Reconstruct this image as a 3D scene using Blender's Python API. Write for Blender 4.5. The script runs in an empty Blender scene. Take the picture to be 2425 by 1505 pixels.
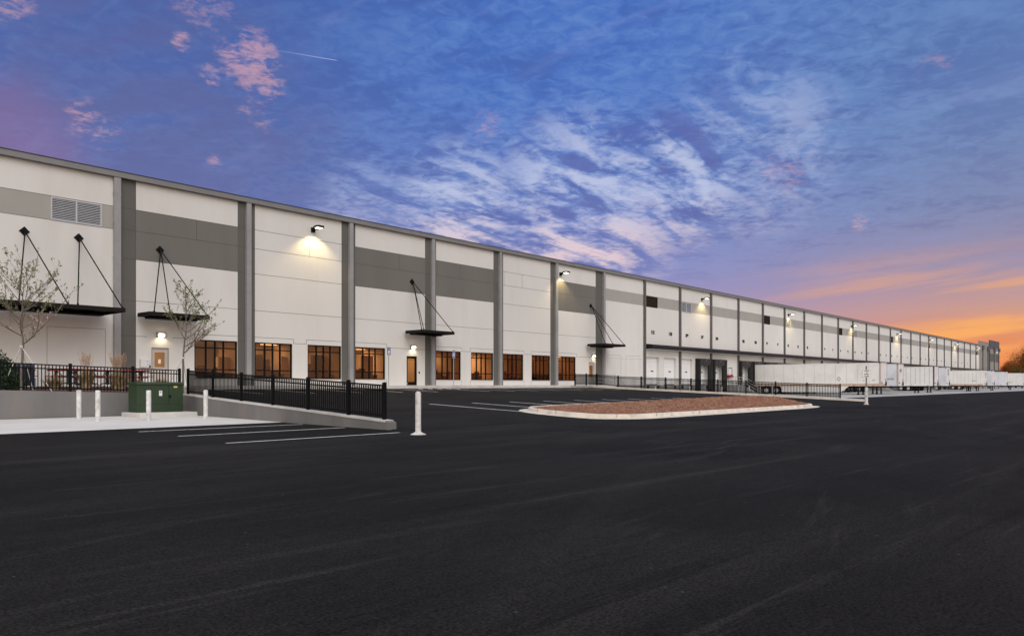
import bpy, bmesh, math, random
from mathutils import Vector, Matrix
random.seed(7)
PI = math.pi
S = bpy.context.scene
COL = S.collection

def lin(c):
    return tuple(((v/255)/12.92 if v/255 <= .04045 else ((v/255+.055)/1.055)**2.4) for v in c)

# ------------------------------------------------------------------ camera
cam_d = bpy.data.cameras.new("camera")
cam = bpy.data.objects.new("camera", cam_d); COL.objects.link(cam)
cam_d.sensor_width = 36; cam_d.lens = 36*1800/2425
cam_d.shift_y = 157.5/2425
cam_d.clip_start = .1; cam_d.clip_end = 6000
cam.location = (0, 0, 1.25)
FW = Vector((.7518, .6594, 0)); RT = Vector((.6594, -.7518, 0))
cam.rotation_euler = (PI/2, 0, -math.atan2(.7518, .6594))
S.camera = cam
S.view_settings.view_transform = 'Standard'; S.view_settings.look = 'None'
S.view_settings.exposure = 0; S.view_settings.gamma = 1
S.view_settings.use_curve_mapping = False
S.cycles.max_bounces = 6; S.cycles.diffuse_bounces = 3; S.cycles.glossy_bounces = 3
S.cycles.transparent_max_bounces = 12; S.cycles.transmission_bounces = 4
S.cycles.sample_clamp_indirect = 4

# ------------------------------------------------------------------ node helpers
class NT:
    def __init__(s, tree): s.t = tree; s.n = tree.nodes; s.l = tree.links
    def new(s, typ, **kw):
        n = s.n.new(typ)
        for k, v in kw.items(): setattr(n, k, v)
        return n
    def put(s, sock, v):
        if hasattr(v, 'is_output'): s.l.new(v, sock)
        else:
            if hasattr(v, '__len__') and len(v) == 3 and len(sock.default_value) == 4: v = (*v, 1)
            sock.default_value = v
    def m(s, op, a, b=0.0, c=None, clamp=False):
        n = s.new('ShaderNodeMath', operation=op, use_clamp=clamp)
        s.put(n.inputs[0], a); s.put(n.inputs[1], b)
        if c is not None: s.put(n.inputs[2], c)
        return n.outputs[0]
    def dot(s, v, w):
        n = s.new('ShaderNodeVectorMath', operation='DOT_PRODUCT')
        s.put(n.inputs[0], v); s.put(n.inputs[1], w); return n.outputs['Value']
    def mix(s, f, a, b, mode='MIX'):
        n = s.new('ShaderNodeMix', data_type='RGBA', blend_type=mode)
        s.put(n.inputs[0], f); s.put(n.inputs[6], a); s.put(n.inputs[7], b); return n.outputs[2]
    def ss(s, v, a, b, lo=0.0, hi=1.0):
        n = s.new('ShaderNodeMapRange', interpolation_type='SMOOTHSTEP')
        s.put(n.inputs[0], v); n.inputs[1].default_value = a; n.inputs[2].default_value = b
        n.inputs[3].default_value = lo; n.inputs[4].default_value = hi; return n.outputs[0]
    def comb(s, x, y, z):
        n = s.new('ShaderNodeCombineXYZ'); s.put(n.inputs[0], x); s.put(n.inputs[1], y); s.put(n.inputs[2], z); return n.outputs[0]
    def noise(s, vec, scale, detail=4, rough=.55, dist=0.0, lac=2.0):
        n = s.new('ShaderNodeTexNoise'); s.put(n.inputs['Vector'], vec)
        n.inputs['Scale'].default_value = scale; n.inputs['Detail'].default_value = detail
        n.inputs['Roughness'].default_value = rough; n.inputs['Distortion'].default_value = dist
        n.inputs['Lacunarity'].default_value = lac
        return n.outputs['Fac']
    def ramp(s, v, pts):
        n = s.new('ShaderNodeValToRGB'); s.put(n.inputs[0], v); el = n.color_ramp.elements
        while len(el) < len(pts): el.new(.5)
        for e, (p, c) in zip(el, pts): e.position = p; e.color = (*lin(c), 1)
        return n.outputs[0]

def pxdir(x, y):
    v = RT*((x-1212)/1800) + FW + Vector((0, 0, (910-y)/1800)); return v.normalized()

# ------------------------------------------------------------------ dusk sky
W = bpy.data.worlds.new("World"); S.world = W; W.use_nodes = True
T = NT(W.node_tree); W.node_tree.nodes.clear()
out = T.new('ShaderNodeOutputWorld'); bg = T.new('ShaderNodeBackground')
T.l.new(bg.outputs[0], out.inputs[0])
tc = T.new('ShaderNodeTexCoord'); D = tc.outputs['Generated']
r_ = T.dot(D, tuple(RT)); f_ = T.dot(D, tuple(FW)); z_ = T.dot(D, (0, 0, 1))
hl = T.m('SQRT', T.m('ADD', T.m('MULTIPLY', r_, r_), T.m('MULTIPLY', f_, f_)))
sx = T.m('DIVIDE', r_, T.m('MAXIMUM', hl, .001))          # sine of azimuth off the view axis
zc = T.m('MAXIMUM', z_, 0.0)
zr = T.m('MULTIPLY', zc, 2.0, clamp=True)
left = T.ramp(zr, [(0, (150, 135, 180)), (.3, (124, 132, 186)), (.5, (110, 126, 180)), (.75, (80, 108, 174)), (1, (66, 98, 164))])
mid = T.ramp(zr, [(0, (196, 150, 165)), (.15, (165, 148, 188)), (.3, (136, 142, 196)), (.5, (96, 124, 194)), (.7, (74, 112, 190)), (1, (66, 108, 188))])
right = T.ramp(zr, [(0, (234, 118, 70)), (.1, (222, 138, 98)), (.17, (198, 150, 140)), (.25, (158, 142, 168)), (.4, (122, 132, 172)), (.6, (100, 128, 178)), (1, (80, 118, 182))])
base = T.mix(T.ss(sx, -.42, .05), left, mid)
base = T.mix(T.ss(sx, .12, .56), base, right)
# cloud sheet coordinates: a flat layer seen in perspective
den = T.m('ADD', zc, .10)
cu = T.m('DIVIDE', r_, den); cv = T.m('DIVIDE', f_, den)
P = T.comb(cu, cv, 0.0)
big = T.noise(P, .9, 3, .5)
sheet = T.noise(T.comb(T.m('ADD', T.m('MULTIPLY', cu, 1.0), T.m('MULTIPLY', cv, .35)), T.m('MULTIPLY', cv, 1.3), 3.1), 3.2, 9, .62, .35)
fine = T.noise(P, 21.0, 5, .6, .6)
rip = T.noise(T.comb(T.m('ADD', T.m('MULTIPLY', cu, .7), T.m('MULTIPLY', cv, .75)), T.m('MULTIPLY', T.m('SUBTRACT', cv, T.m('MULTIPLY', cu, .7)), .32), 9.0), 7.0, 5, .55, .25)
rip = T.noise(T.comb(T.m('MULTIPLY', T.m('ADD', cu, T.m('MULTIPLY', cv, .8)), .34), T.m('SUBTRACT', T.m('MULTIPLY', cv, .8), cu), 9.0), 5.0, 6, .55, .45)
def blob(x, y, px_in, px_out):
    v = pxdir(x, y)
    return T.ss(T.dot(D, tuple(v)), math.cos(px_out/1800), math.cos(px_in/1800))
def mx(*a):
    o = a[0]
    for b in a[1:]: o = T.m('MAXIMUM', o, b)
    return o
fr = T.ss(f_, .1, .5)
# blue altocumulus: darker and lighter mottling over the whole middle and right
hi = T.ss(T.m('ADD', T.m('MULTIPLY', sheet, .5), T.m('MULTIPLY', fine, .5)), .41, .66)
lo = T.ss(T.m('ADD', T.m('MULTIPLY', sheet, .55), T.m('ADD', T.m('MULTIPLY', big, .25), T.m('MULTIPLY', fine, .2))), .52, .40)
reach = T.m('MULTIPLY', T.ss(zc, .10, .22), T.ss(sx, .75, .35))
base = T.mix(T.m('MULTIPLY', T.m('MULTIPLY', lo, reach), .50), base, lin((72, 94, 162)))
hmask = T.m('MULTIPLY', T.m('MULTIPLY', hi, reach), T.ss(sx, -.30, .0, .14, .38))
base = T.mix(hmask, base, lin((128, 162, 214)))
# violet bank on the left
vm = mx(blob(330, 230, 120, 420), blob(560, 320, 60, 280), blob(60, 280, 40, 320))
vn = T.ss(T.m('ADD', T.m('MULTIPLY', big, .35), T.m('MULTIPLY', sheet, .65)), .36, .56)
base = T.mix(T.m('MULTIPLY', T.m('MULTIPLY', vm, vn), .62), base, lin((90, 92, 146)))
# bright rippled clouds low in the middle
bm_ = mx(blob(1380, 500, 50, 270), blob(1090, 510, 30, 200), blob(1600, 420, 20, 190), T.m('MULTIPLY', blob(1780, 350, 20, 230), .5), T.m('MULTIPLY', blob(860, 500, 20, 140), .5))
bn = T.ss(T.m('ADD', T.m('MULTIPLY', rip, .74), T.m('MULTIPLY', fine, .26)), .42, .62)
pinkw = T.mix(T.ss(zc, .15, .25), lin((236, 208, 208)), lin((188, 196, 226)))
base = T.mix(T.m('MULTIPLY', T.m('MULTIPLY', bm_, bn), .92), base, pinkw)
dk = T.m('MULTIPLY', T.m('MULTIPLY', bm_, T.ss(rip, .48, .38)), .7)
base = T.mix(dk, base, lin((98, 104, 168)))
# lit pink puffs
pm = mx(blob(590, 145, 10, 88), T.m('MULTIPLY', blob(200, 280, 4, 52), .9), blob(636, 200, 4, 48), T.m('MULTIPLY', blob(245, 312, 4, 46), .8), blob(495, 180, 3, 34),
        blob(428, 98, 3, 30), T.m('MULTIPLY', blob(480, 0, 8, 80), .7), T.m('MULTIPLY', blob(610, 265, 4, 60), .6), T.m('MULTIPLY', blob(508, 385, 3, 22), .7), T.m('MULTIPLY', blob(1160, 300, 4, 55), .55),
        T.m('MULTIPLY', blob(2200, 155, 2, 40), .4), T.m('MULTIPLY', blob(2235, 148, 2, 26), .5), T.m('MULTIPLY', blob(2035, 525, 2, 26), .95), T.m('MULTIPLY', blob(1850, 400, 4, 80), .6), T.m('MULTIPLY', blob(30, 15, 3, 50), .8))
pn = T.m('ADD', T.m('MULTIPLY', T.noise(T.comb(cu, cv, 1.7), 12.0, 7, .68, .6), .6), T.m('MULTIPLY', T.noise(T.comb(cu, cv, 4.7), 38.0, 4, .6, .3), .4))
pf = T.m('MULTIPLY', pm, T.ss(T.m('ADD', pn, T.m('MULTIPLY', pm, .13)), .53, .73))
base = T.mix(T.m('MULTIPLY', pf, .52), base, lin((232, 178, 180)))
pk = T.m('MULTIPLY', T.ss(T.dot(D, tuple(pxdir(0, 380))), math.cos(.11), 1.0), .35)
base = T.mix(pk, base, lin((160, 112, 150)))
# thin pale wisps
ws = T.noise(T.comb(T.m('MULTIPLY', T.m('ADD', cu, cv), 1.2), T.m('MULTIPLY', T.m('SUBTRACT', cv, cu), .25), 5.0), 2.2, 6, .6, .6)
base = T.mix(T.m('MULTIPLY', T.m('MULTIPLY', T.ss(ws, .52, .72), T.ss(zc, .2, .4)), .35), base, lin((150, 160, 214)))
# orange streaks low on the right
st = T.noise(T.comb(T.m('MULTIPLY', sx, 3.2), T.m('MULTIPLY', T.m('SUBTRACT', zc, T.m('MULTIPLY', sx, .12)), 34.0), 0.0), 1.0, 5, .5, .25)
sm = T.m('MULTIPLY', T.ss(st, .46, .66), T.m('MULTIPLY', T.ss(sx, .22, .5), T.ss(zc, .17, .08)))
base = T.mix(T.m('MULTIPLY', sm, .85), base, lin((248, 172, 100)))
# one aircraft trail
a, b = pxdir(664, 121), pxdir(789, 142); nn = a.cross(b).normalized(); mdir = (a+b).normalized()
ct = T.m('MULTIPLY', T.ss(T.m('ABSOLUTE', T.dot(D, tuple(nn))), .0007, .0002), T.ss(T.dot(D, tuple(mdir)), math.cos(.0365), math.cos(.030)))
base = T.mix(T.m('MULTIPLY', ct, T.ss(T.dot(D, tuple(RT)), -.30, -.20, 0, .6)), base, lin((190, 196, 235)))
# the western half of the dusk sky, behind the viewer, is pale and bright
back = T.ramp(zr, [(0, (255, 216, 180)), (.25, (255, 238, 216)), (.6, (250, 242, 232)), (1, (232, 228, 232))])
backs = T.mix(1.0, back, (1.5, 1.5, 1.5), 'MULTIPLY')
sky = T.mix(T.ss(f_, .22, -.45), base, backs)
zen = T.mix(T.ss(zc, .55, .95), sky, lin((214, 208, 208)))
gnd = T.mix(T.ss(z_, -.02, 0.0), lin((60, 58, 60)), zen)
nis = T.new('ShaderNodeTexSky', sky_type='NISHITA'); nis.sun_disc = False
nis.sun_elevation = math.radians(3); nis.sun_rotation = math.radians(100)
fin = T.mix(1.0, gnd, T.mix(1.0, nis.outputs[0], (.004, .004, .004), 'MULTIPLY'), 'ADD')
T.l.new(fin, bg.inputs[0]); bg.inputs[1].default_value = 1.0
W.cycles.sampling_method = 'MANUAL'; W.cycles.sample_map_resolution = 1024

# one weak, very wide sun: the glow of the pale sky over the viewer's shoulder
sd = bpy.data.lights.new("sun", 'SUN'); sun = bpy.data.objects.new("sun", sd); COL.objects.link(sun)
sd.energy = 1.1; sd.angle = math.radians(38); sd.color = (1, .95, .88)
sun.rotation_euler = Vector((.30, .62, -.72)).to_track_quat('-Z', 'Y').to_euler()

# ------------------------------------------------------------------ materials
MATS = {}
def mat(name, rgb, rough=.7, var=.08, scale=3.0, bump=0.0, bscale=40.0, metal=0.0, spec=.3, emit=None, stretch=(1, 1, 1), dirt=None, detail=6):
    if name in MATS: return MATS[name]
    m = bpy.data.materials.new(name); m.use_nodes = True; t = NT(m.node_tree)
    b = m.node_tree.nodes['Principled BSDF']
    c = lin(rgb) if max(rgb) > 1.01 else tuple(rgb)
    g = t.new('ShaderNodeNewGeometry'); mp = t.new('ShaderNodeVectorMath', operation='MULTIPLY')
    t.put(mp.inputs[0], g.outputs['Position']); mp.inputs[1].default_value = stretch
    n = t.noise(mp.outputs[0], scale, detail, .6)
    col = t.mix(t.ss(n, .3, .7), tuple(v*(1-var) for v in c), tuple(min(1, v*(1+var)) for v in c))
    if dirt:
        dn = t.noise(mp.outputs[0] if stretch[2] < 1 else g.outputs['Position'], dirt[1], 7, .65)
        col = t.mix(t.m('MULTIPLY', t.ss(dn, .50, .72), dirt[2]), col, lin(dirt[0]))
    t.put(b.inputs['Base Color'], col)
    b.inputs['Roughness'].default_value = rough; b.inputs['Metallic'].default_value = metal
    b.inputs['Specular IOR Level'].default_value = spec
    if bump:
        bn_ = t.noise(g.outputs['Position'], bscale, 5, .6); bu = t.new('ShaderNodeBump')
        bu.inputs['Strength'].default_value = bump; bu.inputs['Distance'].default_value = .02
        t.put(bu.inputs['Height'], bn_); t.put(b.inputs['Normal'], bu.outputs[0])
    if emit:
        t.put(b.inputs['Emission Color'], lin(emit[0])); b.inputs['Emission Strength'].default_value = emit[1]
    MATS[name] = m; return m

white_wall = mat('wall_white_paint', (.70, .695, .68), .85, .03, .30, .3, 30, dirt=((172, 166, 156), .55, .13), stretch=(1, 1, .22))
light_band = mat('wall_light_grey_paint', (.375, .365, .345), .85, .03, .6, .25, 30)
dark_band = mat('wall_dark_grey_paint', (.172, .167, .157), .85, .05, .5, .25, 30, stretch=(1, 1, .2))
dark_strip = mat('wall_deep_grey_paint', (.125, .122, .114), .85, .05, .6, .2, 30)
base_grey = mat('dock_wall_grey', (.24, .24, .24), .9, .2, 1.5, .3, 20)
joint_m = mat('joint_sealant', (.085, .082, .08), .9, .1)
gutter_m = mat('grey_sheet_metal', (.205, .208, .215), .55, .08, 1.0, spec=.4)
cap_m = mat('dark_coping_metal', (.045, .045, .055), .5, .1)
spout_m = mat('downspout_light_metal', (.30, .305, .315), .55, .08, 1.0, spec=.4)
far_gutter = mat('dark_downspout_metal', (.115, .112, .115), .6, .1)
black_m = mat('black_painted_steel', (.008, .008, .009), .6, .15, spec=.12)
bronze_m = mat('dark_bronze_frame', (.007, .005, .005), .55, .15, spec=.12)
canopy_m = mat('canopy_black_steel', (.010, .009, .008), .5, .2, 2, spec=.15)
fence_m = mat('black_fence_paint', (.005, .005, .006), .6, .1, spec=.12)
conc = mat('pale_concrete', (.60, .585, .56), .9, .10, 1.2, .4, 25, dirt=((140, 130, 118), .8, .35))
pad_m = mat('new_concrete_slab', (.66, .655, .64), .9, .06, .8, .3, 25, dirt=((190, 160, 135), .45, .30))
kerb_m = mat('kerb_concrete', (.68, .63, .56), .9, .12, 2.0, .4, 30, dirt=((110, 105, 100), 1.6, .45))
apron_m = mat('dock_apron_concrete', (.42, .42, .425), .9, .12, .5, .3, 20, dirt=((90, 90, 95), .25, .5), stretch=(.5, 2, 1))
ret_m = mat('retaining_wall_concrete', (.185, .183, .182), .9, .10, .9, .3, 20, stretch=(1, 1, .25), dirt=((150, 120, 100), .5, .25))
galv = mat('galvanised_steel', (.42, .44, .45), .5, .12, 6, metal=.3)
white_paint = mat('white_marking_paint', (.82, .82, .82), .8, .15, 6, dirt=((60, 60, 62), 5, .5))
bol_m = mat('white_bollard_paint', (.66, .66, .65), .6, .16, 5, .5, 30, dirt=((120, 120, 118), 3.5, .6))
green_m = mat('green_enamel', (.024, .048, .022), .5, .12, 1.2, .1, 20, spec=.45)
white_pl = mat('white_plastic', (.72, .73, .75), .5, .03)
mulch_m = mat('red_pine_straw', (.29, .138, .082), .95, .45, 9, 1.0, 22, detail=9, stretch=(1, 1.8, 1), dirt=((205, 130, 95), 14, .5))
dmulch_m = mat('dark_mulch', (.085, .045, .032), .95, .4, 9, 1.0, 22, detail=9)
soil_m = mat('dry_ground', (.12, .10, .06), .95, .3, .2, .5, 4)
red_m = mat('red_coated_steel', (.30, .012, .016), .45, .1)
navy_m = mat('navy_steel', (.012, .016, .035), .5, .1)
bark_m = mat('pale_bark', (.18, .15, .13), .9, .3, 14, .8, 60)
dbark_m = mat('dark_bark', (.05, .035, .025), .9, .3, 4, .8, 30)
leafg = mat('young_green_leaf', (.15, .18, .06), .6, .35, 9)
blossom = mat('pink_blossom', (.62, .40, .40), .7, .3, 12)
bushl = mat('dark_green_leaf', (.022, .050, .016), .5, .5, 5)
straw = mat('dry_grass_blade', (.46, .32, .19), .8, .35, 6)
strawg = mat('green_grass_blade', (.13, .13, .05), .8, .35, 6)
rubber = mat('black_rubber', (.014, .014, .015), .8, .2, 4)
vinyl = mat('black_vinyl_curtain', (.02, .02, .022), .38, .3, 5, .5, 6, spec=.6)
door_w = mat('white_dock_door', (.82, .83, .84), .5, .02)
tr_white = mat('trailer_white_aluminium', (.83, .835, .82), .45, .05, .7, spec=.4, dirt=((170, 160, 140), .4, .22))
tr_white2 = mat('trailer_blue_white', (.76, .79, .84), .45, .05, .7, spec=.4, dirt=((120, 118, 118), .9, .20))
tr_beige = mat('trailer_beige_rail', (.54, .42, .34), .6, .12, 1.5)
tr_brown = mat('trailer_brown_corner', (.12, .07, .06), .6, .2, 2)
rim_m = mat('white_wheel_disc', (.55, .55, .55), .5, .1)
blue_m = mat('sign_blue', (.02, .07, .30), .5, .02)
wsign = mat('sign_white', (.75, .76, .78), .5, .02)
steel_d = mat('grey_post_metal', (.16, .16, .155), .55, .1)
amber_wall = mat('interior_warm_wall', (.62, .52, .40), .9, .06, .6)
carpet = mat('interior_carpet', (.07, .045, .035), .95, .2, 2)
ceil_m = mat('interior_ceiling_tile', (.55, .47, .38), .9, .05, 2)
desk_m = mat('dark_office_furniture', (.03, .02, .018), .6, .2)
wood_m = mat('brown_door_wood', (.24, .12, .055), .6, .2, 3, stretch=(4, 4, .6))
paper_m = mat('paper', (.8, .8, .78), .8, .01)
lampw = mat('lamp_lens_lit', (255, 240, 205), .5, 0, emit=((255, 238, 200), 9))
lampw2 = mat('floodlight_lens_lit', (255, 244, 220), .5, 0, emit=((255, 246, 222), 3))
tube_l = mat('ceiling_fixture_lit', (255, 220, 160), .5, 0, emit=((255, 225, 170), 3.2))
louver_w = mat('white_louvre_metal', (.50, .52, .56), .5, .03)
louver_b = mat('brown_louvre_void', (.035, .022, .014), .7, .2)
red_fl = mat('red_flower', (.42, .012, .03), .7, .3, 20)
yel = mat('yellow_sticker', (.62, .60, .14), .6, .05)
roof_m = mat('roof_membrane', (.5, .5, .5), .9, .05)
mark_red = mat('reflector_red', (.35, .01, .02), .4, .05)

def leafmat(name, cols, scale):
    m = bpy.data.materials.new(name); m.use_nodes = True; t = NT(m.node_tree)
    b = m.node_tree.nodes['Principled BSDF']; g = t.new('ShaderNodeNewGeometry')
    ri = g.outputs['Random Per Island']
    n = t.noise(g.outputs['Position'], scale, 3)
    f = t.m('ADD', t.m('MULTIPLY', ri, .5), t.m('MULTIPLY', n, .6))
    cr = t.new('ShaderNodeValToRGB'); t.put(cr.inputs[0], f); el = cr.color_ramp.elements
    while len(el) < len(cols): el.new(.5)
    for i, (e, c) in enumerate(zip(el, cols)): e.position = .2+.6*i/(len(cols)-1); e.color = (*c, 1)
    t.put(b.inputs['Base Color'], cr.outputs[0]); b.inputs['Roughness'].default_value = .8
    b.inputs['Specular IOR Level'].default_value = .2
    MATS[name] = m; return m
autumn = leafmat('sunset_rust_leaf', [(.06, .03, .012), (.20, .065, .015), (.38, .12, .02), (.13, .09, .02)], .35)  # reddish foliage with the orange sunset light mixed into its colour
autumn_g = leafmat('olive_leaf', [(.03, .03, .012), (.10, .08, .02), (.16, .10, .02)], .4)
darktree = leafmat('dark_treeline_leaf', [(.025, .018, .014), (.06, .04, .02)], .3)

def glass_mat(name, tint, gloss):
    m = bpy.data.materials.new(name); m.use_nodes = True; t = NT(m.node_tree); t.n.clear()
    o = t.new('ShaderNodeOutputMaterial'); tr = t.new('ShaderNodeBsdfTransparent'); gl = t.new('ShaderNodeBsdfGlossy')
    t.put(tr.inputs[0], tint); t.put(gl.inputs[0], (.8, .62, .5)); gl.inputs['Roughness'].default_value = .03
    mxn = t.new('ShaderNodeMixShader'); lw = t.new('ShaderNodeLayerWeight'); lw.inputs[0].default_value = .22
    f = t.m('MULTIPLY', lw.outputs['Fresnel'], gloss, clamp=True); f = t.m('ADD', f, .055, clamp=True)
    t.put(mxn.inputs[0], f); t.l.new(tr.outputs[0], mxn.inputs[1]); t.l.new(gl.outputs[0], mxn.inputs[2])
    t.l.new(mxn.outputs[0], o.inputs[0]); MATS[name] = m; return m
glass = glass_mat('bronze_tinted_glass', (.72, .43, .25), 1.1)
clearg = glass_mat('door_glass', (.92, .62, .32), .6)

# asphalt
def asphalt(name, c0, c1, worn):
    m = bpy.data.materials.new(name); m.use_nodes = True; t = NT(m.node_tree)
    b = m.node_tree.nodes['Principled BSDF']; g = t.new('ShaderNodeNewGeometry'); p = g.outputs['Position']
    sp = t.new('ShaderNodeSeparateXYZ'); t.put(sp.inputs[0], p)
    along = t.comb(t.m('MULTIPLY', sp.outputs[0], .07), sp.outputs[1], 0.0)
    tracks = t.noise(along, .55, 5, .6, .2)
    diag = t.noise(t.comb(t.m('MULTIPLY', t.m('ADD', sp.outputs[0], sp.outputs[1]), .08), t.m('SUBTRACT', sp.outputs[1], t.m('MULTIPLY', sp.outputs[0], .45)), 2.0), .8, 4, .6, .2)
    blot = t.noise(p, .22, 6, .6)
    c = t.mix(t.ss(blot, .35, .65), c0, c1)
    c = t.mix(t.m('MULTIPLY', t.ss(tracks, .48, .70), .42), c, worn)
    c = t.mix(t.m('MULTIPLY', t.ss(tracks, .46, .34), .5), c, tuple(v*.55 for v in c0))
    c = t.mix(t.m('MULTIPLY', t.ss(diag, .52, .70), .14), c, worn)
    thin = t.noise(t.comb(t.m('MULTIPLY', sp.outputs[0], .045), t.m('ADD', sp.outputs[1], t.m('MULTIPLY', sp.outputs[0], .05)), 7.0), 2.6, 6, .75, .1)
    c = t.mix(t.m('MULTIPLY', t.ss(thin, .56, .66), .45), c, worn)
    c = t.mix(t.m('MULTIPLY', t.ss(thin, .42, .34), .5), c, tuple(v*.5 for v in c0))
    thin2 = t.noise(t.comb(t.m('MULTIPLY', sp.outputs[0], .10), t.m('SUBTRACT', sp.outputs[1], t.m('MULTIPLY', sp.outputs[0], .22)), 3.0), 1.5, 6, .75, .3)
    c = t.mix(t.m('MULTIPLY', t.ss(thin2, .58, .66), .35), c, worn)
    gr_ = t.m('ADD', t.m('MULTIPLY', t.noise(p, 42, 4, .8), .82), t.m('MULTIPLY', t.noise(p, 9, 4, .7), .18))
    c = t.mix(1.0, c, t.mix(t.ss(gr_, .3, .7), (.10, .10, .10), (2.0, 2.0, 2.0)), 'MULTIPLY')
    vo = t.new('ShaderNodeTexVoronoi'); t.put(vo.inputs['Vector'], p); vo.inputs['Scale'].default_value = 7
    pick = t.noise(p, 2.3, 2)
    spk = t.m('MULTIPLY', t.ss(vo.outputs['Distance'], .11, .05), t.ss(pick, .58, .66))
    c = t.mix(t.m('MULTIPLY', spk, .6), c, (.16, .15, .14))
    # hair-thin paving seams that run with the lane
    wob = t.m('ADD', sp.outputs[1], t.m('MULTIPLY', t.noise(t.comb(sp.outputs[0], 0.0, 0.0), .25, 3), .35))
    seam = t.m('ABSOLUTE', t.m('SUBTRACT', t.m('FRACT', t.m('DIVIDE', wob, 4.1)), .5))
    c = t.mix(t.m('MULTIPLY', t.ss(seam, .012, .002), .0 if name == 'fresh_asphalt' else .25), c, tuple(v*.5 for v in c0))
    t.put(b.inputs['Base Color'], c); b.inputs['Specular IOR Level'].default_value = .06
    t.put(b.inputs['Roughness'], t.ss(tracks, .3, .7, .78, .92))
    h = t.m('ADD', t.noise(p, 110, 3, .7), t.m('MULTIPLY', t.noise(p, 5, 3), .6))
    bu = t.new('ShaderNodeBump'); bu.inputs['Strength'].default_value = .75; bu.inputs['Distance'].default_value = .012
    t.put(bu.inputs['Height'], h); t.put(b.inputs['Normal'], bu.outputs[0])
    MATS[name] = m; return m
road_m = asphalt('fresh_asphalt', (.0122, .0118, .0113), (.0186, .0180, .0172), (.043, .0415, .0395))
lot_m = asphalt('lot_asphalt', (.0145, .0140, .0132), (.0205, .0198, .0186), (.036, .035, .033))

# ------------------------------------------------------------------ mesh helpers
class MB:
    def __init__(s): s.v = []; s.f = []; s.mi = []; s.smooth = []
    def face(s, pts, mi=0, sm=False):
        b = len(s.v); s.v += [tuple(p) for p in pts]; s.f.append(tuple(range(b, b+len(pts)))); s.mi.append(mi); s.smooth.append(sm)
    def idx(s, verts, faces, mi=0, sm=False):
        b = len(s.v); s.v += [tuple(p) for p in verts]
        for f in faces: s.f.append(tuple(b+i for i in f)); s.mi.append(mi); s.smooth.append(sm)
    def box(s, x0, x1, y0, y1, z0, z1, mi=0):
        if x0 > x1: x0, x1 = x1, x0
        if y0 > y1: y0, y1 = y1, y0
        s.idx([(x0, y0, z0), (x1, y0, z0), (x1, y1, z0), (x0, y1, z0), (x0, y0, z1), (x1, y0, z1), (x1, y1, z1), (x0, y1, z1)],
              [(0, 3, 2, 1), (4, 5, 6, 7), (0, 1, 5, 4), (1, 2, 6, 5), (2, 3, 7, 6), (3, 0, 4, 7)], mi)
    def beam(s, p0, p1, w, h, mi=0, up=(0, 0, 1)):
        p0 = Vector(p0); p1 = Vector(p1); d = (p1-p0).normalized(); up = Vector(up)
        if abs(d.dot(up)) > .98: up = Vector((1, 0, 0))
        a = d.cross(up).normalized()*w/2; b = a.cross(d).normalized()*h/2
        v = [p+q for p in (p0, p1) for q in (-a-b, a-b, a+b, -a+b)]
        s.idx(v, [(0, 1, 2, 3), (7, 6, 5, 4), (0, 4, 5, 1), (1, 5, 6, 2), (2, 6, 7, 3), (3, 7, 4, 0)], mi)
    def tube(s, p0, p1, r0, r1=None, n=8, mi=0, caps=True, sm=True):
        r1 = r0 if r1 is None else r1
        p0 = Vector(p0); p1 = Vector(p1); d = (p1-p0).normalized()
        up = Vector((0, 0, 1)) if abs(d.z) < .95 else Vector((1, 0, 0))
        a = d.cross(up).normalized(); b = a.cross(d)
        v = []
        for p, r in ((p0, r0), (p1, r1)):
            for i in range(n): t = 2*PI*i/n; v.append(p+a*(math.cos(t)*r)+b*(math.sin(t)*r))
        s.idx(v, [(i, (i+1) % n, n+(i+1) % n, n+i) for i in range(n)], mi, sm)
        if caps: s.face(v[n:], mi); s.face(v[:n][::-1], mi)
    def prism(s, pts, axis, a0, a1, mi=0):
        """polygon pts in the two other axes, extruded along axis (0,1,2)"""
        def mk(p, a):
            q = list(p); q.insert(axis, a); return tuple(q)
        n = len(pts); v = [mk(p, a0) for p in pts]+[mk(p, a1) for p in pts]
        s.idx(v, [(i, (i+1) % n, n+(i+1) % n, n+i) for i in range(n)]+[tuple(range(n-1, -1, -1)), tuple(range(n, 2*n))], mi)
    def build(s, name, mats, parent=None, world=False, bevel=0, norm=True):
        me = bpy.data.meshes.new(name); v = s.v
        if world and parent is not None:
            r = parent
            while r.parent: r = r.parent
            o = r.location; v = [(p[0]-o.x, p[1]-o.y, p[2]-o.z) for p in v]
        me.from_pydata([tuple(p) for p in v], [], s.f)
        for m in (mats if isinstance(mats, (list, tuple)) else [mats]): me.materials.append(m)
        me.polygons.foreach_set('material_index', s.mi); me.polygons.foreach_set('use_smooth', s.smooth)
        if norm and len(s.f) < 60000:
            b = bmesh.new(); b.from_mesh(me); bmesh.ops.recalc_face_normals(b, faces=b.faces); b.to_mesh(me); b.free()
        me.update()
        ob = bpy.data.objects.new(name, me); COL.objects.link(ob)
        if parent is not None: ob.parent = parent
        if bevel:
            mo = ob.modifiers.new('bevel', 'BEVEL'); mo.width = bevel; mo.segments = 2; mo.limit_method = 'ANGLE'
        return ob
def tag(o, label=None, cat=None, group=None, kind=None):
    if label: o['label'] = label
    if cat: o['category'] = cat
    if group: o['group'] = group
    if kind: o['kind'] = kind
    return o
def thing(name, loc, label, cat, group=None, rz=0):
    o = bpy.data.objects.new(name, None); COL.objects.link(o); o.location = loc; o.rotation_euler = (0, 0, rz)
    o.empty_display_size = .3
    return tag(o, label, cat, group)
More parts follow.
